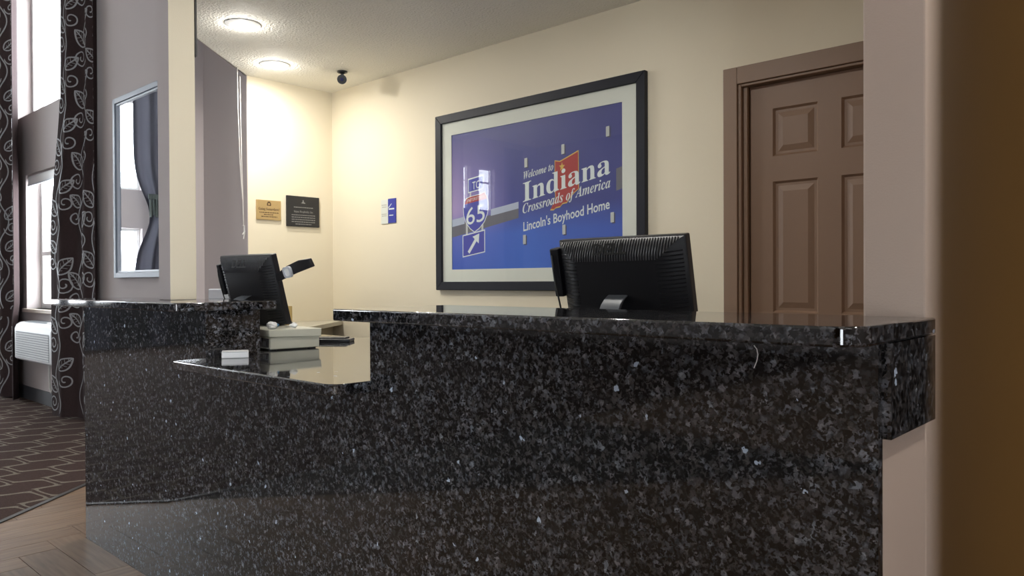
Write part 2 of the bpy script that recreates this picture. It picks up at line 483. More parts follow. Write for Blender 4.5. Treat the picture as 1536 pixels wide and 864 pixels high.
for j in range(-12, 13):
    for i in range(-40, 41):
        hx, hy = ax0 - i * PW - j * PL, ay0 + i * PW - j * PL
        for vert, (x0, x1, y0, y1) in ((0, (hx, hx + PL, hy, hy + PW)), (1, (hx - PW, hx, hy + PW - PL, hy + PW))):
            if x1 < -5.6 or x0 > .6 or y1 < -2.6 or y0 > 2.3: continue
            for bs in (bounds, bounds2, bounds3):
                poly = [(x0 + G, y0 + G), (x1 - G, y0 + G), (x1 - G, y1 - G), (x0 + G, y1 - G)]; full = True
                for p, n in bs:
                    q = clip(poly, p, n)
                    if len(q) != len(poly) or any((Vector(a) - Vector(b)).length > 1e-6 for a, b in zip(q, poly)): full = False
                    poly = q
                    if len(poly) < 3: break
                if len(poly) < 3: continue
                area = abs(sum(poly[k][0] * poly[(k + 1) % len(poly)][1] - poly[(k + 1) % len(poly)][0] * poly[k][1] for k in range(len(poly)))) / 2
                if area < 2e-4: continue
                plank_obj((x0 + x1) / 2, (y0 + y1) / 2, vert, None if full else poly)
# remaining floor further away from the view: same tile without single pieces
far = MB().box(-4.0, 3.0, YR, -2.6, -.01, -.0005); far.box(.6, 3.0, -2.6, 6.7, -.01, -.0005).box(-.4, .6, YP, 6.7, -.01, -.0005)
sub(far, 'far_tiles', M['plank'], fl)
cp = MB()
cp.prism([(XW, YR), (E0.x, YR), (E0.x, E0.y), (E1.x, E1.y), (E2.x, E2.y), (XW, E2.y)], -.1, .002)
struct(cp.build('floor_carpet', M['carpet']), 'dark brown carpet with pale looping link pattern')
ts = MB(); nn = Vector((.02, 0))
for a, b in ((Vector((E0.x, YR)), E0), (E0, E1), (E1, E2)):
    d = (b - a).normalized(); n = Vector((d.y, -d.x)) * .028
    ts.prism([tuple(a), tuple(a + n), tuple(b + n), tuple(b)], -.01, .006)
struct(ts.build('trim_1', M['metal_strip']), 'dark strip between carpet and tile')

# walls
DX0, DX1, DZ = -1.612, -0.826, 2.036     # door opening
wb = holes_wall(MB(), 'x', XL - .15, -.49, 0, ZC + .1, YB, YB + .14, [(DX0, DX1, 0, DZ)])
wb.box(-1.85, -.49, YB + .14, YB + .2, 0, ZC)  # unseen backing added behind the door to stop outside light leaking in
struct(wb.build('wall_back', M['cream']), 'cream office wall behind the desk')
struct(MB().box(XL - .12, XL, 2.579, YB, 0, ZC + .05).build('wall_side', M['cream']), 'cream office side wall with plaques')
# diagonal stub wall
D0 = Vector((XL, 2.575)); D1 = Vector((-4.205, 1.895)); dd = (D1 - D0).normalized(); dn = Vector((-dd.y, dd.x))
if dn.x > 0: dn = -dn
struct(MB().prism([tuple(D0), tuple(D1), tuple(D1 + dn * .09), tuple(D0 + dn * .09)], 0, .835).build('wall_knee', M['taupe']), 'low taupe knee wall under the diagonal opening')
XJ = -5.46
struct(MB().box(XJ, XL, 2.575, 2.579, 0, ZH).box(XJ, XL - .12, 2.579, 2.70, 0, ZH).box(XJ - .12, XJ, YW + .24, 2.70, 0, ZH).build('wall_return', M['taupe']), 'taupe wall seen through the diagonal opening behind the blind cords')
# window wall (left background)
WX0, WX1 = -8.77, -7.15
LZ0, LZ1, UZ0, UZ1 = .905, 2.235, 2.83, 4.45
hw = [(WX0, WX1, LZ0, LZ1), (WX0 - .25, WX1, UZ0, UZ1), (-12.6, -11.0, LZ0, LZ1), (-12.6, -11.0, UZ0, UZ1)]
struct(holes_wall(MB(), 'x', XW - .2, -5.46, 0, ZH, YW, YW + .24, hw).build('wall_window', M['taupe']), 'taupe lobby wall with curtained windows and mirror')
# far lobby wall with window groups
grp = [(-1.0, .75), (-2.28, -1.6), (-3.32, -2.5), (-4.3, -3.5)]
high = [(-7.40, -7.12), (-8.28, -7.68), (-8.82, -8.62)]
hl = []
FZL = .775
for a, b in grp: hl += [(a, b, FZL, 2.14), (a, b, UZ0, UZ1)]
hl += [(a, b, 3.04, 4.16) for a, b in high]
struct(holes_wall(MB(), 'y', YR - .2, YW + .24, 0, ZH, XW - .24, XW, hl).build('wall_left', M['taupe']), 'far lobby wall with tall windows')
hr = [(-6.6, -4.6, .12, 2.45), (-4.2, -2.2, .12, 2.45)]
struct(MB().box(XW - .2, 3.2, YR - .2, YR, 0, ZH).build('wall_rear', M['taupe']), 'rear lobby wall')
wr = holes_wall(MB(), 'y', YR, .3, 0, ZH, 2.9, 3.1, hr)
wr.box(.98, 2.9, .2, .3, 0, ZH).box(.98, 1.1, .3, 6.7, 0, ZC).box(-.49, 1.1, 6.6, 6.7, 0, ZC + .1).box(.22, .98, .2, .30, 2.15, ZH)
struct(wr.build('wall_right', M['taupe']), 'right lobby wall with entrance glazing')
# hall wall: knee wall under the counter end and the pillar above it
hwall = MB().box(-.49, XR - .004, YP + .02, 1.484, 0, ZU - .001)
hwall.box(-.49, XR - .004, 1.484, 6.6, 0, ZC + .05)
struct(hwall.build('wall_hall', M['mauve'], bevel=.004), 'taupe hall wall end rising beside the counter')
# ceilings
DM = D0 + dd * 1.13; D2 = Vector((-3.1, YF - .02))
cl = MB().prism([(D0.x - .2, 3.4), (D0.x - .2, D0.y + .2), (DM.x, DM.y), (D2.x, D2.y), (1.15, YF - .02), (1.15, 6.75), (-.5, 6.75), (-.5, 3.4)], ZC, ZC + .1)
struct(cl.build('ceiling', M['ceil']), 'pale stippled office ceiling')
bh = MB().prism([tuple(D0), tuple(DM), tuple(DM + dn * .012), tuple(D0 + dn * .012)], ZC, ZH)
d2n = Vector((-(D2 - DM).y, (D2 - DM).x)).normalized() * -.012
bh.prism([tuple(DM), tuple(D2), tuple(D2 + d2n), tuple(DM + d2n)], ZC, ZH)
bh.box(D2.x - .02, 3.0, YF - .08, YF - .02, ZC, ZH)
struct(bh.build('wall_bulkhead', M['taupe']), 'taupe bulkhead above the reception desk')
struct(MB().box(XW - .3, 3.2, YR - .3, 3.5, ZH, ZH + .15).build('ceiling_lobby', M['ceil']), 'high lobby ceiling')
# baseboards
struct(MB().box(XW, -5.47, YW - .014, YW, 0, .13).build('baseboard_window', M['base']), 'charcoal baseboard of the window wall')
struct(MB().box(XW, XW + .02, YR, YW, 0, .74).box(XW, XW + .05, YR, YW, .74, .765).build('baseboard_left', M['base']), 'dark panelling below the far lobby windows')

# windows: frames and panes
def window_unit(n, axis, a0, a1, z0, z1, t, label, mull=(), rail=None, sill=None, f=.05):
    """t = coordinate of the frame plane (y or x); frame 5 cm deep"""
    fr = MB()
    def bx(p0, p1, q0, q1, d=.0, dep=.05):
        if axis == 'x': fr.box(p0, p1, t + d, t + d + dep, q0, q1)
        else: fr.box(t - d - dep, t - d, p0, p1, q0, q1)
    bx(a0, a0 + f, z0, z1); bx(a1 - f, a1, z0, z1); bx(a0 + f, a1 - f, z0, z0 + f); bx(a0 + f, a1 - f, z1 - f, z1)
    for c in mull: bx(c - .02, c + .02, z0 + f, z1 - f)
    if rail: bx(a0 + f, a1 - f, rail - .022, rail + .022, -.012, .06)
    o = fr.build('window_%d' % n, M['white'], bevel=.003); struct(o, label)
    pm = MB()
    if axis == 'x': pm.box(a0 + f * .6, a1 - f * .6, t + .022, t + .026, z0 + f * .6, z1 - f * .6)
    else: pm.box(t - .026, t - .022, a0 + f * .6, a1 - f * .6, z0 + f * .6, z1 - f * .6)
    sub(pm, 'pane', M['pane'], o)
    if axis == 'x': portal(((a0 + a1) / 2, t + .2, (z0 + z1) / 2), (R(-90), 0, 0), a1 - a0, z1 - z0)
    else: portal((t - .2, (a0 + a1) / 2, (z0 + z1) / 2), (0, R(-90), 0), z1 - z0, a1 - a0)
    return o
YFR = 2.44
w1 = window_unit(1, 'x', WX0, WX1, LZ0, LZ1, YFR, 'white sash window under a roller shade between the curtains', mull=(-8.0,), rail=1.45)
sub(MB().box(WX0 - .03, WX1 + .03, YW - .035, YFR, LZ0 - .035, LZ0), 'window_sill', simple('pale_sill', (.55, .47, .40), .5), w1, bevel=.004)
w2 = window_unit(2, 'x', WX0 - .25, WX1, UZ0, UZ1, YFR, 'tall upper window above the sash window', mull=())
window_unit(3, 'x', -12.6, -11.0, LZ0, LZ1, YFR, 'sash window further along the window wall', rail=1.5)
window_unit(4, 'x', -12.6, -11.0, UZ0, UZ1, YFR, 'upper window further along the window wall')
k = 5
for a, b in grp:
    window_unit(k, 'y', a, b, FZL, 2.14, XW - .12, 'lower window of the far lobby wall'); k += 1
    window_unit(k, 'y', a, b, UZ0, UZ1, XW - .12, 'upper window of the far lobby wall'); k += 1
for a, b in high:
    window_unit(k, 'y', a, b, 3.04, 4.16, XW - .12, 'high window of the far lobby wall', rail=3.79, f=.03); k += 1
for a, b, z0, z1 in hr:
    fr = MB(); f = .06; x0, x1 = 2.98, 3.03; c = (a + b) / 2
    fr.box(x0, x1, a, a + f, z0, z1).box(x0, x1, b - f, b, z0, z1).box(x0, x1, a + f, b - f, z0, z0 + f).box(x0, x1, a + f, b - f, z1 - f, z1).box(x0, x1, c - .03, c + .03, z0 + f, z1 - f)
    fr.box(x0, x1, a + f, b - f, 1.02, 1.08)
    o = struct(fr.build('window_%d' % k, M['white']), 'glazed entrance opening of the right lobby wall'); k += 1
    sub(MB().box(3.003, 3.007, a + .03, b - .03, z0 + .03, z1 - .03), 'pane', M['pane'], o)
    portal((3.15, c, (z0 + z1) / 2), (0, R(90), 0), z1 - z0, b - a)

# door with six panels
door = thing('door_1', (-1.2, YB, 0), 'brown six panel door in the cream back wall', 'door')
del door['category']; door['kind'] = 'structure'
LX0, LX1 = -1.573, -0.863
panels = []
for (a, b) in ((-1.467, -1.267), (-1.170, -.970)):
    for (z0, z1) in ((1.70, 1.912), (1.008, 1.588), (.22, .86)): panels.append((a, b, z0, z1))
leaf = holes_wall(MB(), 'x', LX0, LX1, .006, 2.022, YB + .035, YB + .073, panels)
lf = leaf.build('door_leaf', M['doorpaint'], door)
for (a, b, z0, z1) in panels:
    p = MB(); y = YB + .035
    def ring(i, yy): return [(a + i, yy, z0 + i), (b - i, yy, z0 + i), (b - i, yy, z1 - i), (a + i, yy, z1 - i)]
    rings = [ring(0, y), ring(.009, y + .011), ring(.020, y + .011), ring(.045, y + .003)]
    vs = sum(rings, []); fs = []
    for r_ in range(3):
        for j in range(4): fs.append((r_ * 4 + j, r_ * 4 + (j + 1) % 4, r_ * 4 + 4 + (j + 1) % 4, r_ * 4 + 4 + j))
    fs.append((12, 13, 14, 15)); p.add(vs, fs); p.box(a, b, y + .025, y + .037, z0, z1)
    sub(p, 'panel', M['doorpaint'], lf)
kn = MB().lathe([(0, -.001), (.026, 0), (.026, .006), (.011, .010), (.011, .035), (.027, .045), (.027, .062), (0, .07)], (0, 0, 0), 20)
kn.xf(Matrix.Translation((-.925, YB + .035, .96)) @ Matrix.Rotation(R(90), 4, 'X'))
sub(kn, 'knob', M['silver'], lf, smooth=40)
tr = MB()
jx = [(DX0 - .068, DX0, 0, DZ + .078), (DX1, DX1 + .068, 0, DZ + .078), (DX0, DX1, DZ, DZ + .078)]
for a, b, z0, z1 in jx: tr.box(a, b, YB - .016, YB, z0, z1)
tr.box(DX0, DX0 + .016, YB - .006, YB + .13, 0, DZ).box(DX1 - .016, DX1, YB - .006, YB + .13, 0, DZ).box(DX0 + .016, DX1 - .016, YB - .006, YB + .13, DZ - .012, DZ)
tr.box(DX0 + .016, DX0 + .037, YB + .012, YB + .034, 0, DZ - .012).box(DX1 - .035, DX1 - .016, YB + .012, YB + .034, 0, DZ - .012)
struct(tr.build('trim_2', M['trimpaint'], bevel=.003), 'brown door casing around the six panel door')

# post standing on the left countertop
po = MB(); PX0, PX1, PY0, PY1 = -3.137, -3.03, 1.29, 1.396
po.box(PX0, PX1, PY0, PY1, ZT, ZC)
me = po.mesh('trim_3')
me.materials.append(M['taupe']); me.materials.append(M['cream'])
for p in me.polygons:
    if p.normal.x > .5: p.material_index = 1
pst = struct(link('trim_3', me, bevel=.003), 'square painted post on the left countertop')
sub(MB().box(PX1 - .012, PX1 + .004, PY1, PY1 + .007, 2.06, ZC), 'gap_line_strip', M['dark'], pst)  # thin dark strip standing in for the dark gap line beside the post

# near post at the right edge of the view
np_ = MB().prism(round_corner([(-.0206, .070), (.22, .070), (.22, .30), (-.0206, .30)], 0, .014), 0, ZH)
struct(np_.build('trim_4', M['wood'], smooth=30), 'varnished brown post right beside the viewer')

# ================================================================== COUNTER
ctr = thing('reception_counter', ((XA + XR) / 2, YP, 0), 'long reception counter faced in polished dark speckled granite', 'counter')
T = .02
SC = [(-.577, YP, 1.040), (-.572, YP, 1.034), (-.570, YP, 1.025), (-.572, YP, 1.014), (-.577, YP, 1.002)]
child(MB().box(XA, X1 - .0006, YP, YP + T, .0, ZU - .0005), 'front_panel', M['granite'], ctr)
fp2 = child(MB().prism([(X1 + .0006, 0), (XR, 0), (XR, ZU - .0005), (X2, ZU - .0005), (X2, ZL - .031), (X1 + .0006, ZL - .031)], YP, YP + T, 'y'), 'front_panel', M['granite'], ctr)
sub(MB().tube([SC[0], SC[1], SC[2], SC[3], SC[4]], .0009, 5), 'scuff_mark', M['whitep'], fp2)
child(MB().box(X1 - T, X1, YP + T, 1.42, ZL - .03, ZU - .0005), 'side_panel', M['granite'], ctr)
child(MB().box(X2, X2 + T, YP + T, 1.42, ZL - .03, ZU - .0005), 'side_panel', M['granite'], ctr)
child(MB().box(XA, XA + T, YP + T, 1.42, 0, ZU - .0005), 'side_panel', M['granite'], ctr)
child(MB().box(XR - .003, XR + .012, YP + T + .0008, 1.480, .906, ZU - .0005), 'end_apron', M['granite'], ctr)
core = MB().box(XA + T, X1 - T, YP + T, 1.415, 0, ZU - .001).box(X1, X2 + T, YP + T, 1.415, 0, ZL - .032).box(X2 + T, -.495, YP + T, 1.415, 0, ZU - .001)
child(core, 'core', M['taupe'], ctr)

def top(name, poly, z0, z1, label):
    o = MB().prism(poly, z0, z1).build(name, M['granite'], bevel=.004, smooth=30)
    return tag(o, label, 'countertop')
lt = round_corner([(-3.83, YF), (-2.553, YF), (-2.553, 1.475), (-3.83, 1.475)], 1, .012, 4)
top('granite_countertop', lt, ZU, ZT, 'high granite countertop carrying the square post, left of the gap')
rtop = round_corner([(X2 + .0, YF), (XR + .012, YF), (XR + .012, 1.4835), (X2, 1.4835)], 1, .055, 10)
top('granite_countertop', rtop, ZU, ZT, 'long high granite countertop in front of the right monitor')
wt = [(X1 + .001, YF), (X2 - .001, YF), (X2 - .001, 1.43), (-.52, 1.43), (-.52, 2.16), (-3.45, 2.16), (-3.45, 1.43), (X1 + .001, 1.43)]
wt = round_corner(wt, 1, .05, 8); wt = round_corner(wt, 0, .006, 3)
top('worktop', wt, ZL - .03, ZL, 'low granite worktop between the two high countertops')
# base cabinets under the worktop (behind the counter)
cab = thing('base_cabinet', (-2.0, 1.9, 0), 'brown laminate base cabinet under the worktop behind the counter', 'cabinet')
child(MB().box(-3.40, -.53, 1.425, 2.10, .1, ZL - .031), 'body', M['walnut'], cab)
child(MB().box(-3.36, -.53, 1.45, 2.05, 0, .1), 'plinth', M['dark'], cab)
for i in range(5):
    a = -3.39 + i * .57
    d_ = child(MB().box(a + .006, a + .562, 2.10, 2.118, .12, ZL - .06), 'door', M['walnut'], cab, bevel=.002)
    sub(MB().tube([(a + .50, 2.118, .70), (a + .50, 2.14, .70), (a + .50, 2.14, .58), (a + .50, 2.118, .58)], .005), 'handle', M['silver'], d_)

# back counter along the diagonal wall
BZ = .872
A_ = D1 + dd * -.05 - dn * .012
n_in = -dn
fA = A_ + n_in * .48; fB = Vector((-4.70, YB - .004))
bcp = [tuple(fA), tuple(fB), (XL + .004, YB - .004), (XL + .004, D0.y + .01), tuple(A_)]
bc = thing('corner_desk', (-4.4, 2.6, 0), 'grey topped corner desk against the diagonal wall and plaque wall', 'desk')
child(MB().prism(bcp, BZ - .03, BZ), 'desktop', M['deskgrey'], bc, bevel=.003)
def slab(p, q, th, z0, z1):
    d = (q - p).normalized(); n = Vector((-d.y, d.x)) * th
    return MB().prism([tuple(p), tuple(q), tuple(q + n), tuple(p + n)], z0, z1)
i0 = fA + dn * .03; ie = fB + (fA - fB).normalized() * .03 + dn * .03
child(slab(A_ + dd * -.02 + n_in * .01, fA + dd * -.02 + dn * .02, .02, 0, BZ - .03), 'end_panel', M['walnut'], bc)
mid = fA + (fB - fA) * .62
child(slab(mid + dn * .03, mid + dn * .33, .02, 0, BZ - .03), 'end_panel', M['deskgrey'], bc)
child(slab(fA + (fB - fA) * .2 + dn * .30, fB + (fA - fB).normalized() * .25 + dn * .13, .015, 0, BZ - .03), 'modesty_panel', M['walnut'], bc)

# ================================================================== MONITORS
def monitor(name, label, TRc, rotz, tilt, W_, H_, plate_z, logo=True, neck_x=0.0, lowres=False):
    """back view monitor; TRc: top corner of the bezel at local +x, seen from behind; plate_z: surface it stands on"""
    Mt = Matrix.Translation(TRc) @ Matrix.Rotation(rotz, 4, 'Z') @ Matrix.Rotation(tilt, 4, 'X') @ Matrix.Translation((-W_ / 2, 0, -H_))
    base_c = (Mt @ Vector((0, .03, 0))); base = Vector((base_c.x, base_c.y, plate_z))
    t = thing(name, base, label, 'monitor')
    Mb = Matrix.Translation(base) @ Matrix.Rotation(rotz, 4, 'Z')
    # bezel slab (screen side at +y)
    child(MB().box(-W_ / 2, W_ / 2, 0, .026, 0, H_).xf(Mt), 'bezel', M['black2'], t, bevel=.004)
    child(MB().box(-W_ / 2 + .016, W_ / 2 - .016, .0262, .0272, .022, H_ - .016).xf(Mt), 'screen', M['black'], t)
    # rear shell with a raised middle, its upper corners swept in
    o_ = [(-W_ / 2 + .004, H_ - .004), (W_ / 2 - .004, H_ - .004)]
    px, pz = W_ * .31, H_ * .78
    sh = MB(); N = 10; rows = []
    for k_ in range(N + 1):
        s_ = k_ / N                                   # 0 bezel edge .. 1 plateau
        e = s_ * s_ * (3 - 2 * s_) * .4 + s_ * .6
        yy = -.036 * math.sin(min(1, s_ * 1.0) * PI / 2)
        x_ = (W_ / 2 - .004) + (px - (W_ / 2 - .004)) * s_
        zt_ = (H_ - .004) + (pz - (H_ - .004)) * e
        rows.append([(-x_, yy, .006), (-x_, yy, zt_), (x_, yy, zt_), (x_, yy, .006)])
    vs = sum(rows, []); fs = []
    for k_ in range(N):
        for j in range(3): fs.append((k_ * 4 + j, k_ * 4 + j + 1, k_ * 4 + 5 + j, k_ * 4 + 4 + j))
    fs.append((N * 4, N * 4 + 1, N * 4 + 2, N * 4 + 3)); fs.append(tuple([k_ * 4 for k_ in range(N + 1)] + [k_ * 4 + 3 for k_ in range(N, -1, -1)]))
    fs.append((0, 1, 2, 3))
    sh.add(vs, fs); sh.xf(Mt)
    shell = child(sh, 'rear_shell', M['black'], t, smooth=28)
    # ribbed vents: upright ribs on the upper slope, level ribs on both flanks
    def shell_y(s_): return -.036 * math.sin(s_ * PI / 2)
    def zt_of(s_):
        e = s_ * s_ * (3 - 2 * s_) * .4 + s_ * .6
        return (H_ - .004) + (pz - (H_ - .004)) * e
    def xo(s_): return (W_ / 2 - .004) + (px - (W_ / 2 - .004)) * s_
    rt_ = MB(); n_r = int(W_ / .0092)
    for i in range(n_r):
        x = -W_ / 2 + .012 + (W_ - .024) * i / (n_r - 1)
        smax = min(.96, (W_ / 2 - .004 - abs(x)) / ((W_ / 2 - .004) - px))
        if smax < .12: continue
        pts = [Vector((x, shell_y(s_) - .0006, zt_of(s_))) for s_ in [.06 + (smax - .06) * q / 5 for q in range(6)]]
        rt_.tube(pts, .0024, 4)
    sub(rt_.xf(Mt), 'vent_ribs', M['rib'], shell)['kind'] = 'stuff'
    for sg in (-1, 1):
        rs = MB(); n_r = int(H_ * .86 / .0115)
        for i in range(n_r):
            z = .014 + i * .0115
            # where the flank begins at this height
            smin = .08
            smx = .97
            for q in range(1, 40):
                if zt_of(q / 40) < z + .004: smx = q / 40; break
            if smx - smin < .1: continue
            rs.tube([Vector((sg * xo(s_), shell_y(s_) - .0006, z)) for s_ in [smin + (smx - smin) * q / 5 for q in range(6)]], .0022, 4)
        sub(rs.xf(Mt), 'vent_ribs', M['black2'], shell)['kind'] = 'stuff'
    # embossed maker's letters on the upper slope
    lw = W_ * .27; sm = .42
    def fn(x, y):
        zz = zt_of(sm) + (y - .35) * .042
        return Mt @ Vector((-lw / 2 + lw * x - W_ * .03, shell_y(sm) - .0075 + (y - .35) * .020, zz))
    if logo: lettering('DELL', fn, M['logo'], shell, label='dark embossed letters', fat=.03)
    # curved neck and foot
    nk = MB(); prof = []
    for q in range(11):
        a = q / 10
        y = -.032 - .030 * math.sin(a * PI) + .05 * a * a; z = H_ * .30 * (1 - a) * 1.0
        prof.append((y, z))
    top_w = Mt @ Vector((0, -.030, H_ * .44))
    loc_t = Mb.inverted() @ top_w
    pts = []
    for q in range(13):
        a = q / 12
        y = loc_t.y - .008 - .058 * math.sin(min(1, a * 1.25) * PI) ** .8 + .055 * a * a; z = loc_t.z * (1 - a) + .012 * a + .010 * math.sin(a * PI)
        pts.append((y, z))
    vs = []; hwid = .034
    for (y, z) in pts:
        vs += [(-hwid, y, z), (hwid, y, z), (hwid, y + .014, z + .004), (-hwid, y + .014, z + .004)]
    fs = [(q * 4 + j, q * 4 + (j + 1) % 4, q * 4 + 4 + (j + 1) % 4, q * 4 + 4 + j) for q in range(12) for j in range(4)] + [(0, 1, 2, 3), (48, 49, 50, 51)]
    child(nk.add(vs, fs).xf(Mb), 'neck', M['grey'], t, smooth=35, bevel=.002)
    ft = MB(); n = 28
    ft.prism([(.115 * math.cos(2 * PI * j / n), .075 * math.sin(2 * PI * j / n) + .02) for j in range(n)], 0, .012)
    child(ft.xf(Mb), 'foot', M['black2'], t, bevel=.003, smooth=30)
    return t, Mt, Mb

def side_reader(t, Mt, W_, H_, zlo, zhi, dx, surf):
    """narrow black bar clipped to the monitor's left flank, with its cord"""
    x0 = -W_ / 2 - dx
    bar = child(MB().box(x0, -W_ / 2 - .001, -.012, .03, zlo, zhi).xf(Mt), 'side_bar', M['black'], t, bevel=.004)
    p0 = Mt @ Vector((x0 + .010, -.014, zhi - .02)); p1 = Mt @ Vector((x0 + .012, -.026, (zlo + zhi) / 2)); p2 = Mt @ Vector((x0 + .03, -.03, zlo - .04))
    p3 = Vector((p2.x + .035, p2.y + .02, surf + .003))
    pts = []
    for i in range(17):
        s_ = i / 16
        q = p0 * (1 - s_) ** 3 + p1 * 3 * s_ * (1 - s_) ** 2 + p2 * 3 * s_ ** 2 * (1 - s_) + p3 * s_ ** 3
        pts.append(q)
    sub(MB().tube(pts, .0028, 6), 'cable', M['dark'], bar, smooth=60)

t2, Mt2, Mb2 = monitor('computer_monitor', 'wide black monitor seen from behind in front of the framed picture', Vector((-1.088, 1.875, 1.2785)), R(.5), R(12), .449, .30, ZL)
side_reader(t2, Mt2, .449, .30, .12, .275, .034, ZL)

# beige till box the left monitor stands on
tb = thing('till_box', (-2.72, 1.64, ZL), 'beige plastic till box under the left monitor', 'till')
bm_ = Matrix.Translation((-2.655, 1.505, ZL)) @ Matrix.Rotation(R(-6), 4, 'Z')
# local: x negative goes back, y along the long visible side
child(MB().box(-.38, 0, 0, .205, .004, .0505).xf(bm_), 'body', M['beige'], tb, bevel=.004)
child(MB().prism([(-.004, .052), (.209, .046), (.213, .078), (-.008, .080)], -.385, .006, 'x').xf(bm_), 'lid', M['beige'], tb, bevel=.003)
bp_ = child(MB().box(-.36, -.012, -.0035, .0, .010, .046).xf(bm_), 'rear_plate', M['black2'], tb)
ports = MB()
for i in range(4): ports.box(-.05 - i * .035, -.03 - i * .035, -.007, -.0035, .018 + .012 * (i % 2), .034 + .012 * (i % 2))
sub(ports.xf(bm_), 'sockets', M['grey'], bp_)['kind'] = 'stuff'
for (x, y) in ((-.36, .02), (-.36, .18), (-.02, .02), (-.02, .18)):
    child(MB().box(x - .012, x + .012, y - .012, y + .012, 0, .004).xf(bm_), 'rubber_foot', M['dark'], tb)
tilltop = ZL + .0805

t1, Mt1, Mb1 = monitor('computer_monitor', 'smaller black monitor with a copyholder arm, standing on the beige till box', Vector((-2.849, 1.625, 1.265)), R(9), R(15), .345, .30, tilltop)
side_reader(t1, Mt1, .345, .30, .13, .265, .024, tilltop)
# copyholder arm on its right flank
arm = MB()
ap = [(.0, -.022), (.075, .006), (.15, .020), (.215, .018), (.222, -.016), (.12, -.030), (0, -.052)]
Ma = Mt1 @ Matrix.Translation((.345 / 2 - .004, .0, .235)) @ Matrix.Rotation(R(-6), 4, 'Y') @ Matrix.Rotation(R(4), 4, 'Z')
arm.prism(ap, -.006, .008, 'y')
ao = child(arm.xf(Ma), 'copyholder_arm', M['black2'], t1, bevel=.003)
cl_ = MB(); n = 24
def sq(r, n=24, p=.55): return [(math.copysign(abs(math.cos(2 * PI * j / n)) ** p, math.cos(2 * PI * j / n)) * r, math.copysign(abs(math.sin(2 * PI * j / n)) ** p, math.sin(2 * PI * j / n)) * r) for j in range(n)]
oA = [(x + .085, z - .018) for x, z in sq(.023)]; iA = [(x * .9 + .085, z - .018) for x, z in sq(.015)]
vs = [(x, -.018, z) for x, z in oA] + [(x, -.018, z) for x, z in iA] + [(x, -.008, z) for x, z in oA] + [(x, -.008, z) for x, z in iA]
fs = []
for j in range(n):
    k2 = (j + 1) % n
    fs += [(j, k2, n + k2, n + j), (2 * n + j, 2 * n + k2, 3 * n + k2, 3 * n + j), (j, k2, 2 * n + k2, 2 * n + j), (n + j, n + k2, 3 * n + k2, 3 * n + j)]
sub(cl_.add(vs, fs).xf(Ma), 'clip_ring', M['silver'], ao, smooth=40)
sub(MB().prism([(x, z) for x, z in iA], -.014, -.009, 'y').xf(Ma), 'clip_pad', M['whitep'], ao)

# small things on the worktop and desk
def rbox(name, cx, cy, z, lx, ly, lz, rot, mat, label, cat, bevel=.003, parts=None):
    t = thing(name, (cx, cy, z), label, cat)
    Mx = Matrix.Translation((cx, cy, z)) @ Matrix.Rotation(R(rot), 4, 'Z')
    b = child(MB().box(-lx / 2, lx / 2, -ly / 2, ly / 2, 0, lz).xf(Mx), 'body', mat, t, bevel=bevel)
    return t, Mx, b
t, Mx, b = rbox('call_button_box', -2.515, 1.293, ZL, .058, .088, .024, -28, M['whitep'], 'small white plastic box on the low granite worktop', 'box', .003)
sub(MB().box(.0285, .0293, -.040, .040, .0205, .0215).xf(Mx), 'seam', M['grey'], b)
t, Mx, b = rbox('card_terminal', -2.86, 1.93, ZL, .16, .085, .014, 40, M['black2'], 'flat black card tray on the worktop behind the till box', 'tray', .003)
child(MB().box(-.07, .06, -.034, .034, .014, .020).xf(Mx), 'pad', M['dark'], t, bevel=.002)
tt = [(-.20, .05, .022), (-.16, .085, .018), (-.10, .045, .016)]
for i, (x, y, r_) in enumerate(((-.05, .03, .017), (-.085, .055, .014), (-.04, .115, .013))):
    c = bm_ @ Vector((x, y, .081))
    mb = MB(); n1, n2 = 10, 7; vs = []; rnd = random.Random(i + 3)
    for a in range(n2):
        for bq in range(n1):
            th = PI * (a + .5) / n2; ph = 2 * PI * bq / n1; rr = r_ * (.75 + .45 * rnd.random())
            vs.append((c.x + rr * 1.2 * math.sin(th) * math.cos(ph), c.y + rr * 1.2 * math.sin(th) * math.sin(ph), c.z + r_ * .8 + rr * .8 * math.cos(th)))
    fs = [(a * n1 + bq, a * n1 + (bq + 1) % n1, (a + 1) * n1 + (bq + 1) % n1, (a + 1) * n1 + bq) for a in range(n2 - 1) for bq in range(n1)] + [tuple(range(n1)), tuple(range((n2 - 1) * n1, n2 * n1))]
    o = mb.add(vs, fs).build('crumpled_slip', M['bluep'] if i == 1 else M['paper'])
    tag(o, ['crumpled white slip nearest the lid corner of the till box', 'crumpled blue slip on the till box lid', 'crumpled white slip beside the monitor foot on the till box'][i], 'paper')

cpos = fA + (fB - fA) * .30 + dn * .10
t = thing('card_holder', (cpos.x, cpos.y, BZ), 'small tan card holder standing on the corner desk', 'card holder')
Mx = Matrix.Translation((cpos.x, cpos.y, BZ)) @ Matrix.Rotation(R(35), 4, 'Z')
child(MB().box(-.03, .03, -.02, .02, 0, .03).xf(Mx), 'base', M['tan'], t, bevel=.002)
c_ = child(MB().box(-.03, .03, .008, .018, .03, .135).xf(Mx), 'back', M['tan'], t, bevel=.002)
sub(MB().box(-.006, .004, .0065, .008, .085, .097).xf(Mx), 'mark', M['dark'], c_)
opos = fA + (fB - fA) * .55 + dn * .18
t = thing('file_box', (opos.x, opos.y, .60), 'orange file box under the corner desk top', 'box')
Mx = Matrix.Translation((opos.x, opos.y, .58)) @ Matrix.Rotation(math.atan2(dd.y, dd.x), 4, 'Z')
child(MB().box(-.09, .09, -.10, .10, 0, .22).xf(Mx), 'body', M['orange'], t, bevel=.003)
child(MB().box(-.092, .092, -.102, .102, .16, .235).xf(Mx), 'lid', M['walnut'], t, bevel=.003)
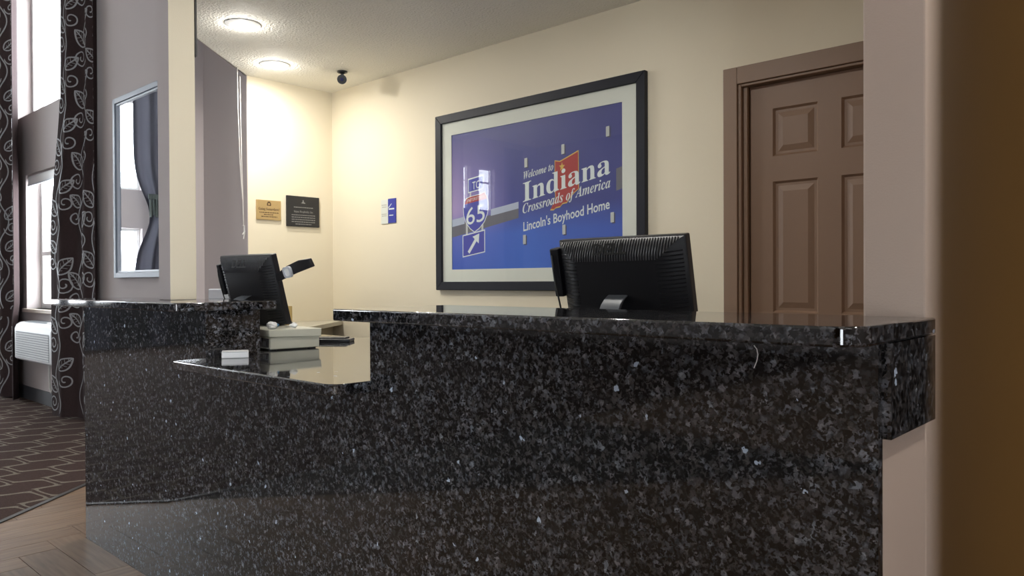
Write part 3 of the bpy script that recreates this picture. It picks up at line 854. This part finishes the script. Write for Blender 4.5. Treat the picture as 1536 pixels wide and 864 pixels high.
child(MB().box(-.3, .2, -.13, .11, -.02, 0).xf(Mx), 'shelf', M['walnut'], bc)
# printer on the near end of the corner desk
ppos = D1 + dd * -.22 - dn * .19
t = thing('desktop_printer', (ppos.x, ppos.y, BZ), 'silver and grey printer on the corner desk behind the left monitor', 'printer')
Mx = Matrix.Translation((ppos.x, ppos.y, BZ)) @ Matrix.Rotation(math.atan2(dd.y, dd.x), 4, 'Z')
child(MB().box(-.17, .17, -.13, .13, 0, .17).xf(Mx), 'body', M['grey'], t, bevel=.01)
child(MB().box(-.165, .165, -.12, .125, .17, .185).xf(Mx), 'lid', M['black2'], t, bevel=.004)
child(MB().box(-.14, .10, -.10, .11, .185, .225).xf(Mx), 'scanner_head', M['grey'], t, bevel=.006)
child(MB().box(.102, .16, -.11, .11, .185, .245).xf(Mx), 'control_panel', M['silver'], t, bevel=.006)

# ================================================================== PICTURE
PYF = YB - .03
FX0, FX1, FZ0, FZ1 = -3.645, -2.091, 1.099, 2.19
pic = thing('framed_picture', ((FX0 + FX1) / 2, YB, FZ0), 'large black framed picture of a blue Indiana highway sign', 'picture')
fwid = .052
for poly in ([(FX0, FZ0), (FX1, FZ0), (FX1 - fwid, FZ0 + fwid), (FX0 + fwid, FZ0 + fwid)], [(FX1, FZ0), (FX1, FZ1), (FX1 - fwid, FZ1 - fwid), (FX1 - fwid, FZ0 + fwid)],
             [(FX1, FZ1), (FX0, FZ1), (FX0 + fwid, FZ1 - fwid), (FX1 - fwid, FZ1 - fwid)], [(FX0, FZ1), (FX0, FZ0), (FX0 + fwid, FZ0 + fwid), (FX0 + fwid, FZ1 - fwid)]):
    child(MB().prism(poly, YB - .032, YB - .002, 'y'), 'frame_rail', M['frame'], pic, bevel=.003)
child(MB().box(FX0 + .02, FX1 - .02, YB - .006, YB - .001, FZ0 + .02, FZ1 - .02), 'backing', M['walnut'], pic)
QX0, QX1, QZ0, QZ1 = -3.512, -2.236, 1.226, 2.059
child(holes_wall(MB(), 'x', FX0 + .03, FX1 - .03, FZ0 + .03, FZ1 - .03, YB - .016, YB - .0125, [(QX0, QX1, QZ0, QZ1)]), 'mat_board', M['mat'], pic)
prt = child(MB().box(QX0 - .01, QX1 + .01, YB - .0122, YB - .009, QZ0 - .01, QZ1 + .01), 'print', M['print'], pic)
def flat(name, polys, mat, lay):
    for p in polys: sub(MB().prism(p, YB - .0122 - .00012 * (lay + 1), YB - .0122 - .00012 * lay, 'y'), name, mat, prt)
def ly(l): return YB - .0122 - .00012 * l - .00006
# girder band and sign details
flat('girder', [[(QX0, 1.425), (-2.953, 1.514), (-2.953, 1.575), (QX0, 1.50)]], M['girder'], 0)
flat('girder_edge', [[(QX0, 1.49), (-3.40, 1.505), (-3.40, 1.548), (QX0, 1.535)], [(-3.175, 1.539), (-2.953, 1.568), (-2.953, 1.606), (-3.175, 1.578)]], M['girderl'], 1)
flat('sign_edge', [[(-2.276, 1.612), (QX1, 1.622), (QX1, 1.735), (-2.276, 1.725)]], M['girder'], 0)
sg = [(-3.382, 1.655), (-3.35, 1.664), (-3.31, 1.668), (-3.27, 1.672), (-3.225, 1.685), (-3.205, 1.64), (-3.197, 1.60), (-3.205, 1.555), (-3.23, 1.51), (-3.27, 1.475), (-3.313, 1.453), (-3.35, 1.475), (-3.385, 1.512), (-3.404, 1.555), (-3.408, 1.60), (-3.40, 1.635)]
sg = sg[::-1]
def grow(p, k_, c=(-3.303, 1.57)): return [(c[0] + (x - c[0]) * k_, c[1] + (z - c[1]) * k_) for x, z in p]
flat('sign_post', [[(-3.388, 1.40), (-3.372, 1.403), (-3.372, 1.54), (-3.388, 1.537)], [(-3.254, 1.42), (-3.238, 1.423), (-3.238, 1.56), (-3.254, 1.557)], [(-3.352, 1.66), (-3.343, 1.66), (-3.343, 1.70), (-3.352, 1.70)]], M['tab'], 2)
flat('shield_border', [grow(sg, 1.05)], M['letter'], 3)
flat('shield', [sg], M['signblue'], 4)
flat('shield_band', [[(-3.40, 1.622), (-3.207, 1.644), (-3.225, 1.684), (-3.27, 1.672), (-3.31, 1.668), (-3.35, 1.664), (-3.38, 1.656)]], M['signred'], 5)
def quadtxt(body, x0, x1, zb, zslope, hh, lay, mat, name='lettering', slant=0.0, fat=0.0):
    def fn(x, y): 
        xx = x0 + (x1 - x0) * x
        return Vector((xx + slant * y * hh, ly(lay), zb + zslope * (xx - x0) + y * hh))
    return lettering(body, fn, mat, prt, name, fat=fat)
quadtxt('65', -3.385, -3.225, 1.494, .13, .150, 6, M['letter'])
quadtxt('INTERSTATE', -3.372, -3.226, 1.634, .12, .026, 6, M['letter'])
sq4 = lambda x0, x1, z0, z1, s: [(x0, z0), (x1, z0 + s * (x1 - x0)), (x1, z1 + s * (x1 - x0)), (x0, z1)]
flat('sign_plate_border', [sq4(-3.368, -3.233, 1.688, 1.775, .12), sq4(-3.418, -3.224, 1.299, 1.435, .14)], M['letter'], 3)
flat('sign_plate', [sq4(-3.362, -3.239, 1.695, 1.768, .12), sq4(-3.412, -3.230, 1.306, 1.429, .14)], M['signblue'], 4)
quadtxt('TO', -3.330, -3.262, 1.706, .12, .068, 6, M['letter'])
def arrow():
    a, b = Vector((-3.365, 1.327)), Vector((-3.272, 1.440)); d = (b - a).normalized(); n = Vector((-d.y, d.x)); L = (b - a).length
    P = [a + n * .010, a - n * .010, a + d * (L - .05) - n * .010, a + d * (L - .05) - n * .034, b, a + d * (L - .05) + n * .034, a + d * (L - .05) + n * .010]
    return [tuple(p) for p in P]
flat('arrow', [arrow()], M['letter'], 6)
st = [(-2.68, 1.807), (-2.645, 1.80), (-2.60, 1.815), (-2.522, 1.842), (-2.520, 1.645), (-2.548, 1.628), (-2.575, 1.606), (-2.60, 1.578), (-2.628, 1.575), (-2.645, 1.560), (-2.675, 1.556), (-2.69, 1.546), (-2.712, 1.548), (-2.695, 1.575), (-2.676, 1.605), (-2.68, 1.66)]
st = st[::-1]; cst = (-2.605, 1.69)
flat('state_border', [grow(st, 1.05, cst)], M['signyellow'], 3)
flat('state_shape', [st], M['signred'], 4)
star = []
for i in range(10):
    a = PI / 2 + i * PI / 5; r_ = .026 if i % 2 == 0 else .011; star.append((-2.632 + r_ * math.cos(a) * .8, 1.772 + r_ * math.sin(a)))
flat('star', [star], M['signyellow'], 5)
quadtxt(BOLDIT('Welcome to'), -2.913, -2.693, 1.731, .14, .060, 6, M['letter'])
quadtxt(BOLD('Indiana'), -2.918, -2.312, 1.601, .172, .158, 6, M['letter'])
quadtxt(BOLDIT('Crossroads of America'), -2.921, -2.312, 1.536, .160, .078, 7, M['letter'])
quadtxt("Lincoln's Boyhood Home", -2.916, -2.317, 1.436, .148, .073, 6, M['letter'], fat=.014)
tabs = [(-2.895, 1.822), (-2.625, 1.866), (-2.328, 1.922), (-2.908, 1.388), (-2.62, 1.430), (-2.301, 1.477)]
flat('tab_shade', [[(x - .003, z - .032), (x + .018, z - .030), (x + .018, z + .022), (x - .003, z + .024)] for x, z in tabs], M['tabdark'], 3)
flat('tab', [[(x - .011, z - .026), (x + .010, z - .024), (x + .010, z + .028), (x - .011, z + .026)] for x, z in tabs], M['tab'], 4)
child(MB().box(FX0 + .03, FX1 - .03, YB - .021, YB - .0185, FZ0 + .03, FZ1 - .03), 'glass', M['pane'], pic)

# ================================================================== PLAQUES
def plaque_side(name, y0, y1, z0, z1, mat, label, th=.012):
    t = thing(name, (XL, (y0 + y1) / 2, z0), label, 'plaque')
    return t, child(MB().box(XL + .0005, XL + th, y0, y1, z0, z1), 'plate', mat, t, bevel=.002)
def side_text(body, y0, y1, z, hh, mat, part, th=.012):
    return lettering(body, lambda x, y: Vector((XL + th + .0006, y0 + (y1 - y0) * x, z + y * hh)), mat, part)
def bars(part, mat, rows, th=.012):
    mb = MB()
    for (y0, y1, z) in rows:
        y = y0; rnd = random.Random(int(z * 1000))
        while y < y1 - .004:
            l = min(rnd.uniform(.006, .020), y1 - y); mb.box(XL + th + .0002, XL + th + .0007, y, y + l, z, z + .0055); y += l + .0035
    o = sub(mb, 'small_print', mat, part); o['kind'] = 'stuff'; return o
t, pl = plaque_side('bronze_plaque', 2.636, 2.820, 1.583, 1.718, M['bronze'], 'small bronze plaque left of the black plaque')
side_text(BOLD('Going Somewhere') + '?', 2.650, 2.808, 1.648, .026, M['engrave'], pl)
bars(pl, M['engrave'], [(2.655, 2.800, 1.630), (2.69, 2.765, 1.616), (2.67, 2.79, 1.602)])
cr = [(-.5, 0), (.5, 0), (.5, .55), (.3, .95), (0, 1.05), (-.3, .95), (-.5, .55)]
sub(MB().prism([(2.728 + y * .030, 1.680 + z * .028) for y, z in cr], XL + .0121, XL + .0127, 'x'), 'crown_mark', M['engrave'], pl)
sub(MB().prism([(2.728 - .008, 1.686), (2.728 + .008, 1.686), (2.728 + .006, 1.70), (2.728, 1.695), (2.728 - .006, 1.70)], XL + .0127, XL + .0130, 'x'), 'crown_mark', M['bronze'], pl)
t, pl = plaque_side('black_plaque', 2.864, 3.126, 1.548, 1.764, M['plaque'], 'larger black plaque beside the wall corner', .016)
side_text(BOLD('Rajan Hospitality, Inc.'), 2.918, 3.075, 1.648, .020, M['plaquet'], pl, .016)
bars(pl, M['plaquet'], [(2.918, 3.072, 1.682), (2.90, 3.09, 1.627), (2.90, 3.09, 1.611), (2.90, 3.09, 1.595), (2.90, 3.09, 1.579), (2.93, 3.06, 1.563)], .016)
sub(MB().prism([(2.975, 1.715), (3.012, 1.713), (3.004, 1.722), (2.998, 1.722), (2.996, 1.738), (2.990, 1.738), (2.988, 1.724)], XL + .0161, XL + .0167, 'x'), 'crown_mark', M['plaquet'], pl)

po_ = thing('notice_card', (-4.15, YB, 1.55), 'small white and blue notice card on the back wall', 'notice')
pw = child(MB().box(-4.236, -4.160, YB - .006, YB - .0005, 1.549, 1.713), 'pale_half', M['poster_w'], po_)
pb = child(MB().box(-4.158, -4.076, YB - .006, YB - .0005, 1.551, 1.716), 'blue_half', M['poster_b'], po_)
mb = MB()
for z, a, b in ((1.674, -4.228, -4.172), (1.660, -4.222, -4.176), (1.612, -4.228, -4.172), (1.600, -4.226, -4.176)):
    x = a
    while x < b: mb.box(x, min(b, x + .011), YB - .0066, YB - .006, z, z + .005); x += .014
sub(mb, 'small_print', M['poster_t'], pw)['kind'] = 'stuff'
mb = MB(); mb.box(-4.150, -4.092, YB - .0066, YB - .006, 1.641, 1.651).box(-4.146, -4.102, YB - .0066, YB - .006, 1.600, 1.606)
mb.prism([(-4.158, 1.655), (-4.152, 1.652), (-4.118, 1.680), (-4.122, 1.683)], YB - .0066, YB - .006, 'y')
sub(mb, 'white_marks', M['letter'], pb)['kind'] = 'stuff'

# ================================================================== LIGHTS AND CAMERA ON THE CEILING
def downlight(c, label, k=1.0):
    t = thing('recessed_downlight', (c[0], c[1], ZC), label, 'light', 'recessed downlights')
    child(MB().lathe([(.064, -.002), (.066, -.012), (.092, -.004), (.094, 0), (.064, 0), (.064, -.002)], (c[0], c[1], ZC), 40), 'trim_ring', M['chrome'], t, smooth=40)
    child(MB().lathe([(.0, -.020), (.030, -.017), (.050, -.009), (.060, -.001)], (c[0], c[1], ZC), 32), 'bulb', M['bulb'], t, smooth=60)
    l = bpy.data.lights.new('downlight_lamp', 'AREA'); l.shape = 'DISK'; l.size = .035; l.energy = LAMP_W * k; l.color = (1.0, .965, .90)
    o = bpy.data.objects.new('downlight_lamp', l); C.objects.link(o); o.location = (c[0], c[1], ZC - .026)
    o.parent = t; o.matrix_parent_inverse = Matrix.Translation(t.location).inverted()
    # the bulb's rim stands a little below the ceiling and spills sideways
    l = bpy.data.lights.new('bulb_spill', 'POINT'); l.energy = LAMP_W * .24 * k; l.shadow_soft_size = .009; l.color = (1.0, .965, .90)
    o = bpy.data.objects.new('bulb_spill', l); C.objects.link(o); o.location = (c[0], c[1], ZC - .045)
    o.parent = t; o.matrix_parent_inverse = Matrix.Translation(t.location).inverted()
downlight((-3.885, 2.055), 'recessed downlight nearer the square post')
downlight((-4.455, 2.573), 'recessed downlight nearer the plaque wall')
downlight((.35, 1.75), 'recessed downlight in the side hall beyond the counter end', 1.0)
downlight((-2.0, 1.82), 'recessed downlight above the worktop, over the right monitor side')

sc = thing('security_camera', (-4.28, 2.965, ZC), 'small black security camera under the ceiling corner', 'camera')
child(MB().lathe([(.034, 0), (.034, -.008), (.022, -.013), (0.010, -.014)], (-4.28, 2.965, ZC), 24), 'mount', M['black2'], sc, smooth=35)
child(MB().tube([(-4.28, 2.965, ZC - .012), (-4.28, 2.965, ZC - .030), (-4.276, 2.960, ZC - .042)], .010, 10), 'bracket', M['black2'], sc, smooth=50)
cdv = Vector((.80, -.55, -.25)).normalized(); cc = Vector((-4.275, 2.958, ZC - .055))
bdy = child(MB().tube([cc - cdv * .055, cc - cdv * .05, cc + cdv * .045, cc + cdv * .050], [.020, .030, .030, .031], 20), 'housing', M['black2'], sc, smooth=40)
sub(MB().tube([cc + cdv * .050, cc + cdv * .052], [.026, .026], 20), 'lens_plate', M['dark'], bdy, smooth=40)
sub(MB().tube([cc + cdv * .052, cc + cdv * .055], [.011, .009], 16), 'lens', simple('lens_glass', (.03, .03, .10), .05), bdy, smooth=40)

# blind cords on the diagonal wall
bl = thing('blind_cord', (-4.70, 2.46, 1.4), 'pair of pale blind cords hanging on the diagonal wall', 'cord')
o2 = -dn * .012
def on_diag(px_, z): p = D0 + dd * px_ + o2; return (p.x, p.y, z)
child(MB().tube([on_diag(.20, 2.545), on_diag(.195, 2.3), on_diag(.165, 1.95), on_diag(.128, 1.72)], .0032, 6), 'strand', M['cord'], bl, smooth=60)
child(MB().tube([on_diag(.155, 2.50), on_diag(.150, 2.3), on_diag(.135, 1.95), on_diag(.118, 1.70), on_diag(.108, 1.55), on_diag(.100, 1.46)], .0032, 6), 'strand', M['cord'], bl, smooth=60)
child(MB().tube([on_diag(.125, 1.725), on_diag(.123, 1.70)], [.006, .004], 8), 'toggle', M['cord'], bl)
child(MB().tube([on_diag(.115, 1.53), on_diag(.085, 1.49), on_diag(.125, 1.47), on_diag(.09, 1.50), on_diag(.11, 1.44)], .004, 6), 'knot', M['cord'], bl, smooth=60)
child(MB().box(-.004, .004, -.004, .004, -.03, .03).xf(Matrix.Translation(on_diag(.098, 1.50))), 'cleat', M['silver'], bl, bevel=.001)

# ================================================================== MIRROR ON THE WINDOW WALL
mr = thing('wall_mirror', (-5.9, YW, 1.19), 'tall slate framed mirror on the taupe wall left of the post', 'mirror')
MX0, MX1, MZ0, MZ1 = -6.375, -5.47, 1.193, 2.588
f1 = .040
for a, b, z0, z1 in ((MX0, MX0 + f1, MZ0, MZ1), (MX1 - f1, MX1, MZ0, MZ1), (MX0 + f1, MX1 - f1, MZ0, MZ0 + f1), (MX0 + f1, MX1 - f1, MZ1 - f1, MZ1)):
    child(MB().box(a, b, YW - .035, YW - .001, z0, z1), 'frame_rail', M['slate'], mr, bevel=.003)
f2 = .016
for a, b, z0, z1 in ((MX0 + f1, MX0 + f1 + f2, MZ0 + f1, MZ1 - f1), (MX1 - f1 - f2, MX1 - f1, MZ0 + f1, MZ1 - f1), (MX0 + f1 + f2, MX1 - f1 - f2, MZ0 + f1, MZ0 + f1 + f2), (MX0 + f1 + f2, MX1 - f1 - f2, MZ1 - f1 - f2, MZ1 - f1)):
    child(MB().box(a, b, YW - .024, YW - .002, z0, z1), 'inner_lip', M['slatel'], mr, bevel=.003)
child(MB().box(MX0 + f1, MX1 - f1, YW - .012, YW - .003, MZ0 + f1, MZ1 - f1), 'glass', M['mirror'], mr)

# ================================================================== CURTAINS
def curtain(label, axis, xfun, y0, width, z0, z1, fold_n, amp, seed, side=-1, embroider=True, cloth='curtain', nu=110, nv=30, yfun=None):
    """xfun(u,z) -> coordinate along the wall; folds push out by amp; side = direction of the room"""
    rnd = random.Random(seed); ph = rnd.uniform(0, 6)
    def pt(u, z, off=0.0):
        f = math.sin(u * fold_n * 2 * PI + ph) * amp + math.sin(u * fold_n * 4.3 * PI + ph * 2) * amp * .25
        if yfun: f += yfun(u, z)
        x = xfun(u, z)
        return Vector((x, y0 + f + side * off, z)) if axis == 'x' else Vector((y0 + (-f if side > 0 else f) + side * off, x, z))
    vs = []; fs = []
    for lay in (0, 1):
        for i in range(nv + 1):
            z = z0 + (z1 - z0) * i / nv
            for j in range(nu + 1): vs.append(pt(j / nu, z, -.003 * lay))
    n = nu + 1; L = (nv + 1) * n
    for i in range(nv):
        for j in range(nu):
            a = i * n + j; fs.append((a, a + 1, a + n + 1, a + n)); fs.append((L + a, L + a + n, L + a + n + 1, L + a + 1))
        for j in (0, nu):
            a = i * n + j; fs.append((a, a + n, L + a + n, L + a))
    for j in range(nu): fs.append((j, L + j, L + j + 1, j + 1)); fs.append((nv * n + j, nv * n + j + 1, L + nv * n + j + 1, L + nv * n + j))
    c = pt(.5, z0)
    t = thing('curtain', (c.x, c.y, z0), label, 'curtain', 'patterned curtains')
    cl = child(MB().add(vs, fs), 'cloth', M[cloth], t, smooth=60)
    if not embroider: return t
    em = MB()
    def ribbon(pts, wd):
        vs2 = []; k_ = len(pts)
        for i, (s, z) in enumerate(pts):
            a = pts[max(0, i - 1)]; b = pts[min(k_ - 1, i + 1)]
            d = Vector((b[0] - a[0], b[1] - a[1])); d = d.normalized() if d.length > 1e-9 else Vector((0, 1)); nrm = Vector((-d.y, d.x))
            ww = wd * (1 if 0 < i < k_ - 1 else .4)
            for sgn in (-1, 1):
                ss, zz = s + nrm.x * ww * sgn, z + nrm.y * ww * sgn
                vs2.append(pt(min(.999, max(.001, ss / width)), min(z1, max(z0 + .002, zz)), .0025))
        em.add(vs2, [(2 * i, 2 * i + 1, 2 * i + 3, 2 * i + 2) for i in range(k_ - 1)])
    def spiral(s, z, r, a0, dr, turns=1.6):
        pts = []; n_ = 26
        for i in range(n_):
            q = i / (n_ - 1); rr = r * (1 - .82 * q); a = a0 + dr * q * turns * 2 * PI
            pts.append((s + rr * math.cos(a), z + rr * math.sin(a)))
        ribbon(pts, .0055)
    def leaf(s, z, l, a):
        ca, sa = math.cos(a), math.sin(a)
        tr_ = lambda x, y: (s + x * ca - y * sa, z + x * sa + y * ca)
        for sgn in (-1, 1):
            ribbon([tr_(l * q / 12, sgn * l * .30 * math.sin(PI * (q / 12) ** .8)) for q in range(13)], .006)
            for q in (.2, .38, .56, .74):
                ribbon([tr_(l * q, 0), tr_(l * (q + .13), sgn * l * .20 * math.sin(PI * q))], .0042)
        ribbon([tr_(l * q / 6, 0) for q in range(7)], .005)
    cols = max(1, int(round(width / .27)))
    for cidx in range(cols):
        s0 = width * (cidx + .5) / cols; zz = z0 + .06 + (cidx % 2) * .36 + rnd.uniform(0, .1); flip = 1 if cidx % 2 else -1
        stem = []; q = 0
        zq = z0 + .03
        while zq < z1 - .02:
            stem.append((s0 + .05 * math.sin(zq * 2 * PI / .50 + cidx * 2.2), zq)); zq += .03
        ribbon(stem, .006)
        while zz < z1 - .2:
            spiral(s0 + .085 * flip, zz + .05, .080, PI if flip > 0 else 0, flip)
            leaf(s0 + .02 * flip, zz + .14, .19, PI / 2 - .75 * flip)
            spiral(s0 - .09 * flip, zz + .24, .066, 0 if flip > 0 else PI, -flip, 1.3)
            leaf(s0 - .02 * flip, zz + .33, .16, PI / 2 + .9 * flip)
            zz += .50
            if rnd.random() < .35: flip = -flip
    sub(em, 'embroidery', M['embroid'], cl)['kind'] = 'stuff'
    return t

def xr_(u, z):
    k_ = max(0, min(1, (z - 1.5) / 1.4)); lo = -7.37 + .29 * k_ * k_ * (3 - 2 * k_) + .03 * max(0, z - 2.9); hi = -6.68
    return lo + (hi - lo) * u
curtain('dark brown curtain with silver vine embroidery between the mirror and the window', 'x', xr_, 2.262, .80, .02, 4.75, 2.4, .024, 4, yfun=lambda u, z: -.165 * max(0, 1 - u / .62) ** 1.3)
curtain('dark brown vine curtain at the left edge beside the air conditioner', 'x', lambda u, z: -9.65 + (1.13 - (.06 if z < .9 else 0)) * u, 2.19, 1.2, .02, 4.75, 2.3, .045, 9)
# far wall curtain tied back, met in the mirror
def xt_(u, z):
    pinch = math.exp(-((z - 2.35) / .55) ** 2)
    lo = -1.75 + .12 * pinch; hi = -.78 - .28 * pinch
    return lo + (hi - lo) * u
tc_ = curtain('dark tied-back curtain on the far lobby wall, seen in the mirror', 'y', xt_, XW + .16, 1.0, .02, 4.75, 3, .04, 5, side=1, embroider=False, cloth='sheer')
fr_ = MB()
for i in range(13):
    y = -1.66 + i * .05
    fr_.tube([(XW + .235, y, 2.72), (XW + .235, y, 2.34 + .03 * (i % 2))], [.02, .028], 6)
fr_.box(XW + .215, XW + .25, -1.70, -1.02, 2.66, 2.75)
child(fr_, 'fringed_tie', M['brass'], tc_)['kind'] = 'stuff'
for a, b, s_, nm in ((-2.55, -2.2, 11, 'nearest the tied-back curtain'), (-3.55, -3.25, 12, 'second from the tied-back curtain'), (-5.0, -4.25, 13, 'at the middle of the wall'), (-7.0, -6.5, 14, 'before the last window pair'), (-9.2, -8.45, 15, 'at the rear corner')):
    curtain('grey blue curtain of the far lobby wall, ' + nm, 'y', (lambda a, b: lambda u, z: a + (b - a) * u)(a, b), XW + .16, b - a, .02, 4.75, 2, .03, s_, side=1, embroider=False, cloth='sheer', nu=40, nv=4)

# roller shade on the sash window
rs = thing('roller_shade', ((WX0 + WX1) / 2, YW, LZ1), 'white roller shade rolled up at the top of the sash window', 'shade')
child(MB().tube([(WX0 + .01, YW + .045, LZ1 - .035), (WX1 - .01, YW + .045, LZ1 - .035)], .030, 16), 'roll', M['whitep'], rs, smooth=50)
child(MB().box(WX0 + .02, WX1 - .02, YW + .014, YW + .020, LZ1 - .10, LZ1 - .03), 'cloth', M['whitep'], rs)
child(MB().box(WX0 + .02, WX1 - .02, YW + .009, YW + .024, LZ1 - .112, LZ1 - .095), 'bottom_bar', M['silver'], rs, bevel=.002)

# ================================================================== AIR CONDITIONER
AX0, AX1, AY0, AY1, AZ0, AZ1 = -8.47, -7.40, 2.125, YW - .001, .435, .80
ac = thing('air_conditioner', ((AX0 + AX1) / 2, AY1, AZ0), 'white through-wall air conditioner below the window', 'air conditioner')
prof = [(AY1, AZ0), (AY0 + .02, AZ0), (AY0, AZ0 + .015), (AY0, AZ1 - .07), (AY0 + .015, AZ1 - .035), (AY0 + .05, AZ1 - .012), (AY1, AZ1)]
bd = child(MB().prism(prof[::-1], AX0, AX1, 'x'), 'casing', M['acwhite'], ac, bevel=.006, smooth=35)
for i in range(11):
    z = AZ0 + .035 + i * .021
    sub(MB().box(AX0 + .05, AX1 - .05, AY0 - .006, AY0 + .001, z, z + .013), 'louvre', M['acwhite'], bd)
sub(MB().box(AX0 + .045, AX1 - .045, AY0 - .002, AY0 - .0002, AZ0 + .03, AZ0 + .27), 'grille_recess', M['acgrey'], bd)
for i in range(9):
    y = AY0 + .058 + i * .0125
    zz = AZ1 - .012 + .012 * (y - AY0 - .05) / (AY1 - AY0 - .05)
    sub(MB().box(AX0 + .10, AX0 + .72, y, y + .007, zz - .002, zz + .004), 'air_vane', M['acgrey'], bd)
sub(MB().box(AX0 + .76, AX1 - .08, AY0 + .06, AY1 - .03, AZ1 - .012, AZ1 + .003), 'control_flap', M['whitep'], bd, bevel=.002)
cx = -7.92
pts = [(cx, AY1 - .05, AZ0 + .01), (cx, AY1 - .05, .30), (cx + .01, AY1 - .05, .20), (cx + .05, AY1 - .05, .155), (cx + .10, AY1 - .05, .19), (cx + .115, AY1 - .05, .28), (cx + .11, AY1 - .03, .36), (cx + .11, AY1, .37)]
child(MB().tube(pts, .009, 8), 'power_cord', M['cord'], ac, smooth=60)
child(MB().box(cx + .07, cx + .15, AY1 - .025, AY1, .33, .41), 'wall_plug', M['acgrey'], ac, bevel=.004)
